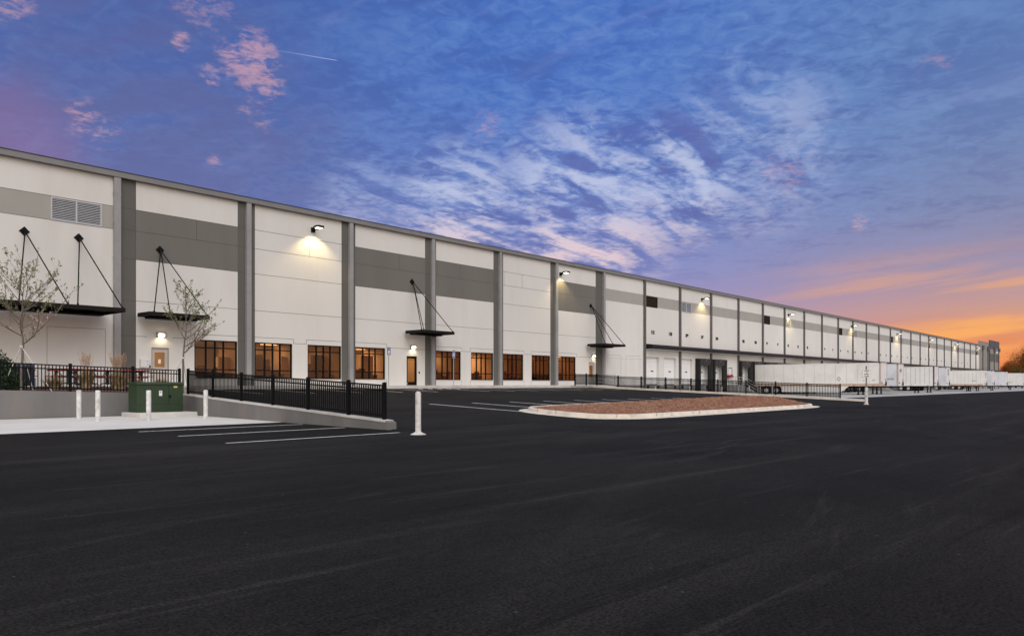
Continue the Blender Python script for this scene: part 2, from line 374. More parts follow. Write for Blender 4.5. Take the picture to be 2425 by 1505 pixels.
def copy_tree(o, parent=None):
    c = o.copy(); COL.objects.link(c)
    if parent is not None: c.parent = parent
    for ch in list(o.children): copy_tree(ch, c)
    return c
def text(name, body, size, loc, m, parent=None, rot=(PI/2, 0, 0), ext=.004, align='CENTER', sx=1.0, bold=.0):
    cu_ = bpy.data.curves.new(name, 'FONT'); cu_.body = body; cu_.size = size; cu_.extrude = ext
    cu_.align_x = align; cu_.align_y = 'CENTER'; cu_.offset = bold; cu_.space_line = .9
    tmp = bpy.data.objects.new(name, cu_); me = bpy.data.meshes.new_from_object(tmp)
    bpy.data.objects.remove(tmp); bpy.data.curves.remove(cu_)
    me.materials.clear(); me.materials.append(m); me.name = name
    ob = bpy.data.objects.new(name, me); COL.objects.link(ob); ob.rotation_euler = rot; ob.scale = (sx, 1, 1)
    if parent is not None:
        ob.parent = parent; r = parent
        while r.parent: r = r.parent
        ob.location = Vector(loc)-r.location
    else: ob.location = loc
    return ob

N0 = 42.7
PITCH = 7.62
DS = [16.6+PITCH*k for k in range(31)]
def lotz(n): return max(0.0, .0395*(n-16.2))
CA = (14.55, 30.8); CB = (13.5, 16.5)          # inner corner and outer end of the retaining wall

# ================================================================== GROUND
b = MB(); b.face([(-3000, -3000, -.06), (3000, -3000, -.06), (3000, 3000, -.06), (-3000, 3000, -.06)])
tag(b.build('ground', soil_m), kind='structure')
b = MB(); b.face([(-60, -45, 0), (420, -45, 0), (420, 31, 0), (-60, 31, 0)])
road = tag(b.build('road', road_m), kind='structure')
b = MB()
L = [(13.62, 16.2), (14.68, 30.8), (15.6, 31.3), (15.6, 36.5), (16.8, 37.2), (16.8, 40.85), (57.75, 40.85), (57.75, 18.0), (57.2, 16.2)]
v = [(x, y, .005+lotz(y)) for x, y in L]+[(x, y, -.4) for x, y in L]; n = len(L)
b.idx(v, [tuple(range(n))]+[(i, n+i, n+(i+1) % n, (i+1) % n) for i in range(n)])
lot = tag(b.build('parking_lot', lot_m), kind='structure')
b = MB(); b.face([(58.1, 23.0, .006), (420, 24.2, .006), (420, 41.5, .006), (58.1, N0, .006)])
b.face([(284, 41.5, .007), (420, 41.5, .007), (420, 70, .007), (284, 70, .007)])
tag(b.build('dock_apron', apron_m), kind='structure')
b = MB(); b.face([(-30, 22.0, .005), (13.95, 22.35, .005), (14.5, 30.75, .035), (-30, 30.75, .035)])
tag(b.build('concrete_pad', pad_m), kind='structure')
b = MB()
for u in (0.5, 3.5, 6.5, 9.6, 12.4): b.box(u, u+.012, 22.1+.003*u, 30.6, .0, .0395)
b.box(-20, 13.9, 22.0, 22.02, 0, .012)
# painted stall lines
def stripe(bm, p0, p1, w, z):
    p0 = Vector((*p0, 0)); p1 = Vector((*p1, 0)); d = (p1-p0).normalized(); a = Vector((-d.y, d.x, 0))*w/2
    k = 10
    for i in range(k):
        q0 = p0.lerp(p1, i/k); q1 = p0.lerp(p1, (i+1)/k)
        bm.face([(q.x, q.y, z(q.y)) for q in (q0-a, q0+a, q1+a, q1-a)])
fl = lambda n: .0045
for n_, u0, u1 in ((20.67, 8.6, 13.6), (18.2, 8.5, 13.4), (15.25, 8.15, 12.95)):
    b = MB(); stripe(b, (u0, n_), (u1, n_), .10, fl); b.build('parking_line', white_paint, road)
lz = lambda n: lotz(n)+.0095
for k in range(9):
    u = 23.4+2.74*k
    b = MB(); stripe(b, (u, 19.93), (u, 25.5), .13, lz); b.build('parking_line', white_paint, lot)
for u in (21.05, 24.17, 27.4, 30.5, 33.4, 38.3, 40.9, 43.6, 46.3, 49.1, 51.8, 54.6):
    b = MB(); stripe(b, (u, 35.6), (u, 40.6), .13, lz); b.build('parking_line', white_paint, lot)
b = MB(); stripe(b, (34.9, 38.9), (39.6, 38.9), .10, lz); stripe(b, (34.9, 38.9), (34.9, 40.6), .1, lz)
for u in (35.2, 36.1, 37.0, 37.9, 38.8): stripe(b, (u, 39.0), (u+.9, 40.5), .12, lz)
b.build('hatched_marking', white_paint, lot)
# pavement beside the wall
b = MB(); b.box(16.8, 61.7, 40.86, N0-.003, .3, 1.19)
for u in range(18, 60, 3): b.box(u, u+.012, 40.855, N0-.01, 1.0, 1.1925)
b.box(16.8, 61.7, 40.84, 40.87, .3, 1.185)
pv = tag(b.build('pavement', conc), kind='structure')
# patio and planting bed at the left
b = MB(); b.box(-30, 16.75, 37.4, N0-.003, .2, 1.195)
for u in range(-12, 16, 2): b.box(u, u+.012, 37.4, N0-.01, 1.1, 1.1975)
tag(b.build('patio_pavement', conc), kind='structure')
b = MB(); nx, ny = 90, 16
vv = []
for j in range(ny+1):
    for i in range(nx+1):
        x = -12+27.55*i/nx; t = j/ny; y = 31.02+6.38*t
        zb = .80+(.02*(7-x) if x > 7 else 0)+.05 if x > 7 else 1.0
        zb = max(.80, min(1.02, 1.02-.028*max(0, x-7)))
        vv.append((x, y, zb*(1-t)+1.16*t+random.uniform(-.02, .03)))
fs = [(j*(nx+1)+i, j*(nx+1)+i+1, (j+1)*(nx+1)+i+1, (j+1)*(nx+1)+i) for j in range(ny) for i in range(nx)]
b.idx(vv, fs, 0, True); tag(b.build('planting_bed_ground', dmulch_m), kind='structure')

# ================================================================== RETAINING WALL
rw = thing('retaining_wall', (CA[0], CA[1], 0), 'grey concrete retaining wall with sloping top stepping down to the asphalt beside the green cabinet', 'wall')
b = MB()
v = []
for x, zt in ((-12, 1.1), (7, 1.09), (CA[0]+.2, .86)): v += [(x, 30.8, -.3), (x, 30.8, zt), (x, 31.05, zt), (x, 31.05, -.3)]
fs = []
for k in (0, 4): fs += [(k, k+1, k+5, k+4), (k+1, k+2, k+6, k+5), (k+2, k+3, k+7, k+6)]
b.idx(v, fs+[(0, 1, 2, 3), (8, 9, 10, 11)])
b.build('long_wall', ret_m, rw, True)
b = MB()
v = []
for (x, y), zt in ((CA, .861), ((CB[0], CB[1]), .25), ((CB[0]+.02, CB[1]-.12), .20)):
    v += [(x, y, -.3), (x, y, zt), (x+.27, y, zt), (x+.27, y, -.3)]
fs = []
for k in (0, 4): fs += [(k, k+1, k+5, k+4), (k+1, k+2, k+6, k+5), (k+2, k+3, k+7, k+6)]
b.idx(v, fs+[(0, 1, 2, 3), (8, 9, 10, 11)])
b.build('sloping_wall', ret_m, rw, True)
b = MB()
v = []
for (x, y), zt in ((CA, .866), ((CB[0], CB[1]), .255)): v += [(x-.012, y, zt-.05), (x-.012, y, zt+.006), (x+.285, y, zt+.006), (x+.285, y, zt-.05)]
b.idx(v, [(0, 1, 5, 4), (1, 2, 6, 5), (2, 3, 7, 6), (0, 1, 2, 3), (4, 5, 6, 7)])
b.build('coping', conc, rw, True)

# ================================================================== FENCES
def fence(root, pts, h=.98, gap=.117, hw=.014):
    """pts: post feet (x,y,z); rails follow the slope"""
    rb = MB()
    for i, p in enumerate(pts):
        m = MB(); x, y, z = p; w = .045
        m.box(x-w, x+w, y-w, y+w, z-.05, z+h+.04); m.box(x-w-.008, x+w+.008, y-w-.008, y+w+.008, z+h+.04, z+h+.055)
        m.face([(x-w, y-w, z+h+.055), (x+w, y-w, z+h+.055), (x, y, z+h+.08)]); m.face([(x+w, y-w, z+h+.055), (x+w, y+w, z+h+.055), (x, y, z+h+.08)])
        m.face([(x+w, y+w, z+h+.055), (x-w, y+w, z+h+.055), (x, y, z+h+.08)]); m.face([(x-w, y+w, z+h+.055), (x-w, y-w, z+h+.055), (x, y, z+h+.08)])
        m.build('post', fence_m, root, True)
    for p, q in zip(pts, pts[1:]):
        p = Vector(p); q = Vector(q); m = MB()
        for zz in (.12, h-.16, h-.02): m.beam(p+Vector((0, 0, zz)), q+Vector((0, 0, zz)), .042, .042)
        d = q-p; k = max(2, int(round(Vector((d.x, d.y)).length/gap)))
        for i in range(1, k):
            c = p+d*(i/k); m.box(c.x-hw, c.x+hw, c.y-hw, c.y+hw, c.z+.04, c.z+h-.02)
        m.build('panel', fence_m, root, True)
def diag(n):
    t = (n-CB[1])/(CA[1]-CB[1]); return CB[0]+(CA[0]-CB[0])*t+.13, n, .255+(.866-.255)*t
fA = thing('metal_fence', (CA[0], CA[1], .87), 'black picket fence on the retaining wall above the green cabinet and down the slope', 'fence')
fence(fA, [(x, 30.93, z) for x, z in ((1.4, 1.1), (3.65, 1.1), (5.9, 1.1), (8.15, 1.055), (10.4, .985), (12.65, .92), (14.5, .865))])
fence(fA, [diag(n) for n in (30.5, 28.1, 25.65, 23.25, 20.9, 18.55, 16.72)])
fB = thing('metal_fence', (58, 40.5, 1.15), 'long black picket fence on the kerb between the car park and the loading docks', 'fence')
fence(fB, [(54.5, 40.35, 1.21), (56.2, 40.35, 1.21), (57.95, 40.4, 1.21)]+[(58.0, 38.1-2.42*(k), .155+lotz(38.1-2.42*k)) for k in range(9)], hw=.018)

# kerbs
b = MB()
for y0, y1 in ((16.9, 40.86),):
    v = []
    for y in (y0, y1): v += [(57.72, y, lotz(y)-.2), (57.76, y, lotz(y)+.15), (58.3, y, lotz(y)+.15), (58.3, y, -.2)]
    b.idx(v, [(0, 1, 5, 4), (1, 2, 6, 5), (2, 3, 7, 6), (0, 1, 2, 3), (4, 5, 6, 7)])
for k in range(8): y = 17.8+3*k; b.face([(57.735, y, lotz(y)), (57.755, y, lotz(y)+.153), (57.755, y+.015, lotz(y)+.153), (57.735, y+.015, lotz(y))])
tag(b.build('kerb', kerb_m), kind='structure')
b = MB(); b.box(15.3, 15.6, 31.1, 36.6, .3, 1.12); b.box(15.3, 16.8, 36.55, 36.85, .3, 1.17); b.box(16.5, 16.8, 36.8, 40.9, .3, 1.185)
tag(b.build('kerb', kerb_m), kind='structure')

# ================================================================== TRAFFIC ISLAND
def smooth_loop(pts, n=4):
    for _ in range(n):
        o = []
        for i in range(len(pts)):
            p, q = pts[i], pts[(i+1) % len(pts)]
            o += [(p[0]*.75+q[0]*.25, p[1]*.75+q[1]*.25), (p[0]*.25+q[0]*.75, p[1]*.25+q[1]*.75)]
        pts = o
    return pts
isl = smooth_loop([(23.3, 20.4), (22.9, 15.0), (26.4, 14.9), (34, 15.0), (44.6, 15.1), (45.4, 18.6), (43, 21.2), (34, 21.4), (27, 21.1)], 3)
def off(pts, d):
    o = []; n = len(pts)
    for i in range(n):
        a = Vector(pts[i-1]); c = Vector(pts[(i+1) % n]); t = (c-a).normalized(); o.append((pts[i][0]+t.y*d, pts[i][1]-t.x*d))
    return o
island = thing('traffic_island', (33, 18, 0), 'long kerbed island filled with red pine straw in the middle of the asphalt', 'traffic island')
def ring(a, za, c, zc_, bm, mi=0):
    n = len(a)
    v = [(x, y, za(y)) for x, y in a]+[(x, y, zc_(y)) for x, y in c]
    bm.idx(v, [(i, (i+1) % n, n+(i+1) % n, n+i) for i in range(n)], mi)
b = MB(); o1 = off(isl, .38); i1 = off(isl, -.05); i2 = off(isl, -.20)
ring(o1, lambda y: lotz(y)+.0, off(isl, .37), lambda y: lotz(y)+.014, b)
ring(off(isl, .37), lambda y: lotz(y)+.014, isl, lambda y: lotz(y)+.022, b)
b.build('gutter', kerb_m, island, True)
b = MB()
ring(isl, lambda y: lotz(y)+.018, off(isl, -.03), lambda y: lotz(y)+.14, b)
n = len(isl)
for i in range(0, n, 5):
    p = Vector(isl[i]); q = Vector(off(isl, -.2)[i]); b.beam((p.x, p.y, lotz(p.y)+.09), (p.x+(q.x-p.x)*.05, p.y+(q.y-p.y)*.05, lotz(p.y)+.091), .014, .15, 1)
ring(off(isl, -.03), lambda y: lotz(y)+.14, i1, lambda y: lotz(y)+.16, b)
ring(i1, lambda y: lotz(y)+.16, i2, lambda y: lotz(y)+.16, b)
ring(i2, lambda y: lotz(y)+.16, off(isl, -.21), lambda y: lotz(y)+.05, b)
b.build('kerb', [kerb_m, mat('kerb_joint_dark', (.22, .20, .18), .9)], island, True)
from mathutils import noise as mn
from mathutils.geometry import intersect_point_line
core = off(isl, -.205)
def inside(x, y, poly):
    c = False; n = len(poly)
    for i in range(n):
        x1, y1 = poly[i]; x2, y2 = poly[(i+1) % n]
        if (y1 > y) != (y2 > y) and x < (x2-x1)*(y-y1)/(y2-y1)+x1: c = not c
    return c
def edged(x, y, poly):
    dmin = 9
    for i in range(len(poly)):
        a = Vector(poly[i]); c = Vector(poly[(i+1) % len(poly)]); p = Vector((x, y)); ab = c-a
        t = max(0, min(1, (p-a).dot(ab)/max(ab.length_squared, 1e-9))); dmin = min(dmin, (p-a-ab*t).length)
    return dmin
def mulz(x, y):
    d = edged(x, y, core)
    return lotz(y)+.13+(.11+.27*max(0, min(1, (x-28)/15)))*min(1, d/2.0)**.8+.05*mn.noise(Vector((x*2.2, y*2.2, 0)))*min(1, d*2)+.03*mn.noise(Vector((x*7, y*7, 3)))*min(1, d*3)
b = MB(); g = {}
st_ = .14
xs = [21.8+st_*i for i in range(int(24/st_))]; ys = [14.8+st_*j for j in range(int(7/st_))]
for i, x in enumerate(xs):
    for j, y in enumerate(ys):
        if inside(x, y, core): g[i, j] = len(b.v); b.v.append((x, y, mulz(x, y)))
for (i, j), k in g.items():
    if (i+1, j) in g and (i, j+1) in g and (i+1, j+1) in g:
        b.f.append((k, g[i+1, j], g[i+1, j+1], g[i, j+1])); b.mi.append(0); b.smooth.append(True)
base_k = len(core)
cen = [(33.5+(x-33.5)*.985, 18.1+(y-18.1)*.93) for x, y in core]
ring(core, lambda y: lotz(y)+.115, cen, lambda y: lotz(y)+.14, b)
b.build('pine_straw_bed', mulch_m, island, True)
b = MB()
for _ in range(24000):
    x = random.uniform(22, 45.3); y = random.uniform(14.9, 21.3)
    if not inside(x, y, core): continue
    z = mulz(x, y); a = random.uniform(0, PI); l = random.uniform(.05, .13); dx, dy = math.cos(a)*l, math.sin(a)*l
    w = .011; dz = random.uniform(-.01, .05)
    b.face([(x-dx-dy/l*w, y-dy+dx/l*w, z+.004), (x-dx+dy/l*w, y-dy-dx/l*w, z+.004), (x+dx, y+dy, z+.012+dz)], random.choice((0, 0, 1, 2)))
s1 = mat('straw_needle_red', (.36, .17, .10), .9, .3, 20); s2 = mat('straw_needle_tan', (.58, .42, .28), .9, .2, 20); s3 = mat('straw_needle_dark', (.09, .035, .022), .9, .2, 20)
tag(b.build('pine_straw_needles', [s1, s3, s2], island, True, norm=False), kind='stuff')

# ================================================================== WAREHOUSE
wh = thing('warehouse', (60, N0, 0), 'long white and grey concrete warehouse with lit office windows and loading docks', 'warehouse')
STRIPS = [(16.73, 17.61), (23.57, 24.71), (31.14, 32.29), (38.74, 39.87), (46.35, 47.55), (53.94, 55.09), (61.04, 62.4)]
DB = [(17.61, 23.57), (32.29, 38.74), (39.87, 46.35), (55.09, 61.04)]
WIN = [(20.89, 23.56), (24.71, 27.34), (28.47, 31.13), (32.29, 34.93), (39.87, 42.55), (43.7, 46.35), (47.55, 50.18), (51.3, 53.93), (55.1, 57.79)]
WZ0, WZ1 = 1.61, 3.85
BZ = [8.05, 9.6, 10.75]
holes = [(a_, c_, WZ0, WZ1, 'win') for a_, c_ in WIN]
holes += [(18.45, 19.42, 1.195, 3.3, 'door'), (36.93, 37.94, 1.195, 3.35, 'door'), (59.9, 60.86, 1.195, 3.36, 'door')]
doors = [71.69+3.79*k for k in range(56)]
LOUV_D = [(70.41, 72.75), (100.88, 103.05), (131.15, 133.25), (161.25, 163.45), (191.7, 193.6), (222.0, 223.6), (246.2, 248.0)]
LOUV_W = [(78.0, 80.37), (108.35, 110.5), (138.95, 141.05), (169.45, 171.2), (199.35, 201.0)]
dockd = []
for k, u in enumerate(doors):
    if u > 247: break
    dockd.append((k, u, (k % 8) == 5))
for k, u, pers in dockd:
    if pers: holes.append((u-.48, u+.48, 1.2, 3.33, 'pdoor'))
    else: holes.append((u-1.35, u+1.35, 1.2, 4.2, 'dock'))
for a_, c_ in LOUV_D+LOUV_W+[(13.45, 15.86)]: holes.append((a_, c_, 9.55, 10.72, 'louver'))
TOP = 12.3; UL = -20.0; UR = 250.4
def wall_colour(u, z):
    if z < 1.2 and u > 62.4: return 4
    if u < 16.73: return 1 if 9.55 < z < 10.74 else 0
    for a_, c_ in STRIPS:
        if a_ < u < c_: return 3
    for a_, c_ in DB:
        if a_ < u < c_ and 8.05 < z < 10.75: return 2
    if u > 62.4 and 9.6 < z < 10.78: return 1
    return 0
U = sorted(set([UL, UR, 16.73, 62.4]+[x for s_ in STRIPS+DB for x in s_]+[x for h in holes for x in h[:2]]))
Z = sorted(set([-.3, 1.195, 1.2, 1.61, 3.3, 3.33, 3.35, 3.36, 3.85, 4.2, 8.05, 9.55, 9.6, 10.72, 10.74, 10.75, 10.78, TOP]))
def hole_at(u, z):
    for h in holes:
        if h[0]-1e-6 < u < h[1]+1e-6 and h[2]-1e-6 < z < h[3]+1e-6: return h
    return None
b = MB(); RV = .16
for i in range(len(U)-1):
    if U[i+1]-U[i] < 1e-4: continue
    for j in range(len(Z)-1):
        u0, u1, z0, z1 = U[i], U[i+1], Z[j], Z[j+1]; uc, zc_ = (u0+u1)/2, (z0+z1)/2
        if hole_at(uc, zc_): continue
        b.face([(u0, N0, z0), (u1, N0, z0), (u1, N0, z1), (u0, N0, z1)], wall_colour(uc, zc_))
for h in holes:
    u0, u1, z0, z1, kd = h; d = .34 if kd == 'dock' else RV
    b.face([(u0, N0, z0), (u0, N0, z1), (u0, N0+d, z1), (u0, N0+d, z0)]); b.face([(u1, N0, z0), (u1, N0+d, z0), (u1, N0+d, z1), (u1, N0, z1)])
    b.face([(u0, N0, z1), (u1, N0, z1), (u1, N0+d, z1), (u0, N0+d, z1)]); b.face([(u0, N0, z0), (u0, N0+d, z0), (u1, N0+d, z0), (u1, N0, z0)])
    if kd == 'win':   # pale sloped sill
        b.box(u0-.03, u1+.03, N0-.025, N0+.1, z0-.05, z0-.002, 5)
# panel joints: slim sealant strips, 2 mm proud
def jh(u0, u1, z, w=.022): b.box(u0, u1, N0-.003, N0+.01, z-w/2, z+w/2, 6)
def jv(u, z0, z1, w=.022): b.box(u-w/2, u+w/2, N0-.003, N0+.01, z0, z1, 6)
jh(UL, 16.55, 10.75); jh(UL, 16.55, 9.54)
for a_, c_ in zip(DS[:6], DS[1:7]):
    for z in (10.75, 9.6, 8.05, 5.8): jh(a_+.15, c_-.15, z)
segs = [(16.8, 18.2), (19.6, 20.8), (27.45, 28.35), (35.05, 39.8), (42.65, 43.6), (50.3, 51.2), (57.9, 62.2)]
for a_, c_ in segs: jh(a_, c_, 3.88)
for a_, c_ in ((23.57, 24.71), (31.14, 32.29), (38.74, 39.87), (46.35, 47.55), (53.94, 55.09)): jh(a_, c_, 3.88)
for a_, c_ in WIN:
    jh(a_-.08, c_+.08, 4.16)
    for e in (a_-.09, c_+.09):
        if not any(s_[0]-.05 < e < s_[1]+.05 for s_ in STRIPS): jv(e, 1.2, 1.6); jv(e, 3.86, 4.16)
for u in (21.02, 28.6, 36.22, 42.46, 50.01, 57.66): jv(u, 9.6, 10.75)
for u in (31.0, 38.62, 40.0, 46.2, 47.7, 60.9): jv(u, 9.6, 10.75, .012)
for u in (17.61,): jv(u, 1.2, TOP, .02)
for a_, c_, z in ((13.29, 16.05, 4.17), (63.0, 65.5, 4.22), (66.45, 69.14, 4.22)): jh(a_, c_, z, .016); jv(a_, 1.2, z, .016); jv(c_, 1.2, z, .016)
jh(62.6, 69.8, 3.9, .012)
wall = b.build('wall', [white_wall, light_band, dark_band, dark_strip, base_grey, conc, joint_m], wh, True)
b = MB(); b.box(UL, UR, N0+.2, 120, 11.9, 12.28); b.box(UL, UR, 119.8, 120, 0, 12); b.box(UL-.2, UL, N0+.01, 120, 0, 12.28); b.box(UR+.02, UR+.2, N0+.4, 120, 0, 12.28)
b.build('roof', roof_m, wh, True)
# dark backing behind the dock section so no daylight leaks in
b = MB(); b.box(62.0, UR, N0+.5, N0+.6, -.2, 11.9); b.box(UL, 16.4, N0+.5, N0+.6, -.2, 11.9); b.box(16.4, 62.0, N0+.5, N0+.6, 4.6, 11.9)
b.build('light_block_backing', black_m, wh, True)
# eaves gutter along the whole roofline
b = MB()
b.box(UL, UR, N0-.24, N0+.02, 12.30, 12.58); b.build('eaves_gutter', gutter_m, wh, True)
b = MB(); b.box(UL, UR+.02, N0-.26, N0+.5, 12.583, 12.63); b.build('roof_edge', cap_m, wh, True)
b = MB()
for k, u in enumerate(DS):
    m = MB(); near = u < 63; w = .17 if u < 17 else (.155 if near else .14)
    z0 = 1.19 if u < 62 else .02
    m.box(u-w, u+w, N0-.20, N0-.004, z0, 12.30)
    for z in (2.6, 4.4, 6.2, 8.0, 9.8, 11.4): m.box(u-w-.02, u+w+.02, N0-.205, N0-.012, z, z+.04)
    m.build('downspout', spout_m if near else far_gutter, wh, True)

# louvres
for (a_, c_) in LOUV_D:
    m = MB(); m.box(a_+.02, c_-.02, N0+.10, N0+.12, 9.57, 10.70)
    for e in (a_, c_-.05): m.box(e, e+.05, N0-.01, N0+.1, 9.56, 10.71)
    m.box(a_, c_, N0-.01, N0+.1, 10.67, 10.72); m.box(a_, c_, N0-.01, N0+.1, 9.55, 9.60)
    for i in range(7): z = 9.66+.15*i; m.face([(a_+.05, N0+.09, z+.09), (c_-.05, N0+.09, z+.09), (c_-.05, N0+.01, z), (a_+.05, N0+.01, z)])
    tag(m.build('dark_louvre', louver_b, wh, True), 'square dark opening in the light grey band')
for (a_, c_) in LOUV_W+[(13.45, 15.86)]:
    m = MB(); mid_ = (a_+c_)/2
    for e in (a_, mid_-.045, c_-.06): m.box(e, e+.07, N0-.035, N0+.1, 9.56, 10.71)
    m.box(a_, c_, N0-.034, N0+.1, 10.65, 10.715); m.box(a_, c_, N0-.036, N0+.1, 9.545, 9.61)
    for i in range(12):
        z = 9.65+.086*i; m.face([(a_+.05, N0+.06, z+.045), (c_-.05, N0+.06, z+.045), (c_-.05, N0-.02, z), (a_+.05, N0-.02, z)])
        m.face([(a_+.05, N0-.02, z), (c_-.05, N0-.02, z), (c_-.05, N0-.02, z-.022), (a_+.05, N0-.02, z-.022)])
    lv = m.build('white_louvre', louver_w, wh, True)
    m = MB(); m.box(a_+.02, c_-.02, N0+.10, N0+.12, 9.57, 10.70); m.build('louvre_back', mat('louvre_back_dark', (.02, .022, .03), .8), lv, True)

# office windows
for a_, c_ in WIN:
    w = c_-a_; y0, y1 = N0+.06, N0+.14
    m = MB()
    m.box(a_, c_, y0, y1, WZ0, WZ0+.07); m.box(a_, c_, y0, y1, WZ1-.07, WZ1)
    for fx in (0.0, .265, .48, .685, 1.0):
        x = a_+.04+(w-.08)*fx; ww = .042; m.box(x-ww, x+ww, y0-.003, y1+.003, WZ0+.01, WZ1-.01)
    for z in (2.13, 3.40): m.box(a_+.02, c_-.02, y0-.001, y1+.001, z-.032, z+.032)
    wf = m.build('window', bronze_m, wh, True)
    m = MB(); m.face([(a_+.02, N0+.10, WZ0+.03), (c_-.02, N0+.10, WZ0+.03), (c_-.02, N0+.10, WZ1-.03), (a_+.02, N0+.10, WZ1-.03)])
    m.build('pane', glass, wf, True)

# office interior seen through the glass
b = MB()
b.face([(16.5, 50, 1.19), (61.9, 50, 1.19), (61.9, 50, 4.4), (16.5, 50, 4.4)])
b.face([(16.5, N0+.17, 1.19), (16.5, 50, 1.19), (16.5, 50, 4.4), (16.5, N0+.17, 4.4)]); b.face([(61.9, N0+.17, 1.19), (61.9, 50, 1.19), (61.9, 50, 4.4), (61.9, N0+.17, 4.4)])
for u, d in ((20.3, 7), (24.3, 3.2), (27.9, 7), (31.7, 5), (35.9, 7), (39.2, 3.4), (43.1, 7), (47.0, 4.5), (50.8, 7), (54.5, 3.2), (58.6, 7)):
    b.box(u-.06, u+.06, N0+.18, N0+.3+d, 1.19, 4.4)
for u0, u1, nn_ in ((24.4, 27.9, 46.6), (35.9, 39.2, 46.0), (43.1, 47, 47.6), (54.5, 58.6, 45.6)): b.box(u0, u1, nn_, nn_+.1, 1.19, 4.4)
b.build('interior_wall', amber_wall, wh, True)
b = MB(); b.face([(16.5, N0+.17, 1.2), (61.9, N0+.17, 1.2), (61.9, 50, 1.2), (16.5, 50, 1.2)]); b.build('interior_floor', carpet, wh, True)
b = MB(); b.face([(16.5, N0+.17, 3.90), (61.9, N0+.17, 3.90), (61.9, 50, 3.90), (16.5, 50, 3.90)]); b.build('interior_ceiling', ceil_m, wh, True)
rnd = random.Random(4)
for u0, u1 in WIN:      # cupboards, screens and door leaves standing back in the rooms
    for _ in range(5):
        u = rnd.uniform(u0, u1+1.0); d = rnd.uniform(1.4, 5.5); w_ = rnd.uniform(.25, .55); h_ = rnd.uniform(.9, 2.3)
        m = MB(); m.box(u-w_, u+w_, N0+d, N0+d+.35, 1.2, 1.2+h_); m.build('interior_cupboard', rnd.choice((desk_m, wood_m, amber_wall, carpet, mat('interior_grey_screen', (.22, .20, .22), .9))), wh, True, bevel=.01)
for u, nn_ in ((18.6, 49.98), (22.5, 49.98), (29.9, 49.98), (34.0, 49.98), (37.2, 45.98), (45.2, 47.58), (52.7, 49.98), (56.4, 45.58)):
    m = MB(); m.box(u-.45, u+.45, nn_-.05, nn_, 1.2, 3.3); m.build('interior_door', wood_m, wh, True)
rooms = [(18.4, 46, 1.0), (21.6, 46.2, 2.6), (26.6, 44.9, .9), (29.4, 46.3, 1.6), (34.6, 45.8, 2.2), (37.5, 44.6, 1.0), (41.8, 46.2, 1.1), (45.6, 45.6, 2.3), (48.4, 45.9, .8), (53.2, 46.2, .9), (57.2, 44.6, .25), (60.2, 45.4, 1.1)]
for i, (u, nn_, e) in enumerate(rooms):
    for du, dn in ((-.9, .9), (.6, .4), (.2, 2.9)): m = MB(); m.box(u+du-.55, u+du+.55, nn_+dn-.10, nn_+dn+.10, 3.865, 3.895); m.build('ceiling_light', tube_l, wh, True)
    ld = bpy.data.lights.new('room_light', 'AREA'); ld.energy = 34*e; ld.size = .9; ld.color = (1, .82, .60)
    lo_ = bpy.data.objects.new('room_light', ld); COL.objects.link(lo_); lo_.location = (u, nn_, 3.82); lo_.rotation_euler = (0, 0, 0)

def office_chair(u, nn_, rz, label):
    t_ = thing('office_chair', (u, nn_, 1.2), label, 'chair', 'office chairs behind the windows', rz)
    m = MB(); m.box(-.25, .25, -.25, .25, .45, .53); m.build('seat', desk_m, t_, bevel=.03)
    m = MB(); m.prism([(-.22, .55), (.22, .55), (.25, .85), (.19, 1.12), (-.19, 1.12), (-.25, .85)], 1, .22, .29); m.build('backrest', desk_m, t_, bevel=.02)
    m = MB(); m.tube((0, 0, .1), (0, 0, .45), .03)
    for k in range(5): a0 = 2*PI*k/5; m.beam((0, 0, .1), (.28*math.cos(a0), .28*math.sin(a0), .05), .04, .04)
    m.build('base', desk_m, t_)
ww = ['leftmost', 'second', 'third', 'fourth', 'fifth', 'sixth', 'seventh', 'eighth', 'ninth']
for i, (u, nn_) in enumerate(((22.9, 43.7), (25.3, 44.3), (29.2, 43.9), (33.0, 43.8), (42.0, 43.9), (45.6, 43.9), (48.2, 43.9), (52.9, 43.9), (56.8, 43.9))):
    office_chair(u, nn_, .5+i, 'dark office chair seen through the %s lit window from the left' % ww[i])
for i, u in enumerate((22.0, 26.3, 30.1, 33.9, 41.0, 44.7, 49.2, 52.2, 56.0)):
    t_ = thing('desk', (u, 44.0, 1.2), 'dark desk with monitor inside the %s lit window from the left' % ww[i], 'desk', 'desks behind the windows')
    m = MB(); m.box(-1.1, 1.1, -.35, .35, .70, .745); m.build('desk_top', desk_m, t_)
    m = MB(); m.box(-1.1, 1.1, .36, .40, .1, .93); m.build('modesty_screen', desk_m, t_)
    for sx_ in (-1.08, 1.04): m = MB(); m.box(sx_, sx_+.04, -.33, .33, 0, .70); m.build('leg', desk_m, t_)
    m = MB(); m.box(-.3, .28, .02, .05, .85, 1.2); m.box(-.05, .05, .03, .08, .745, .9); m.build('monitor', black_m, t_)

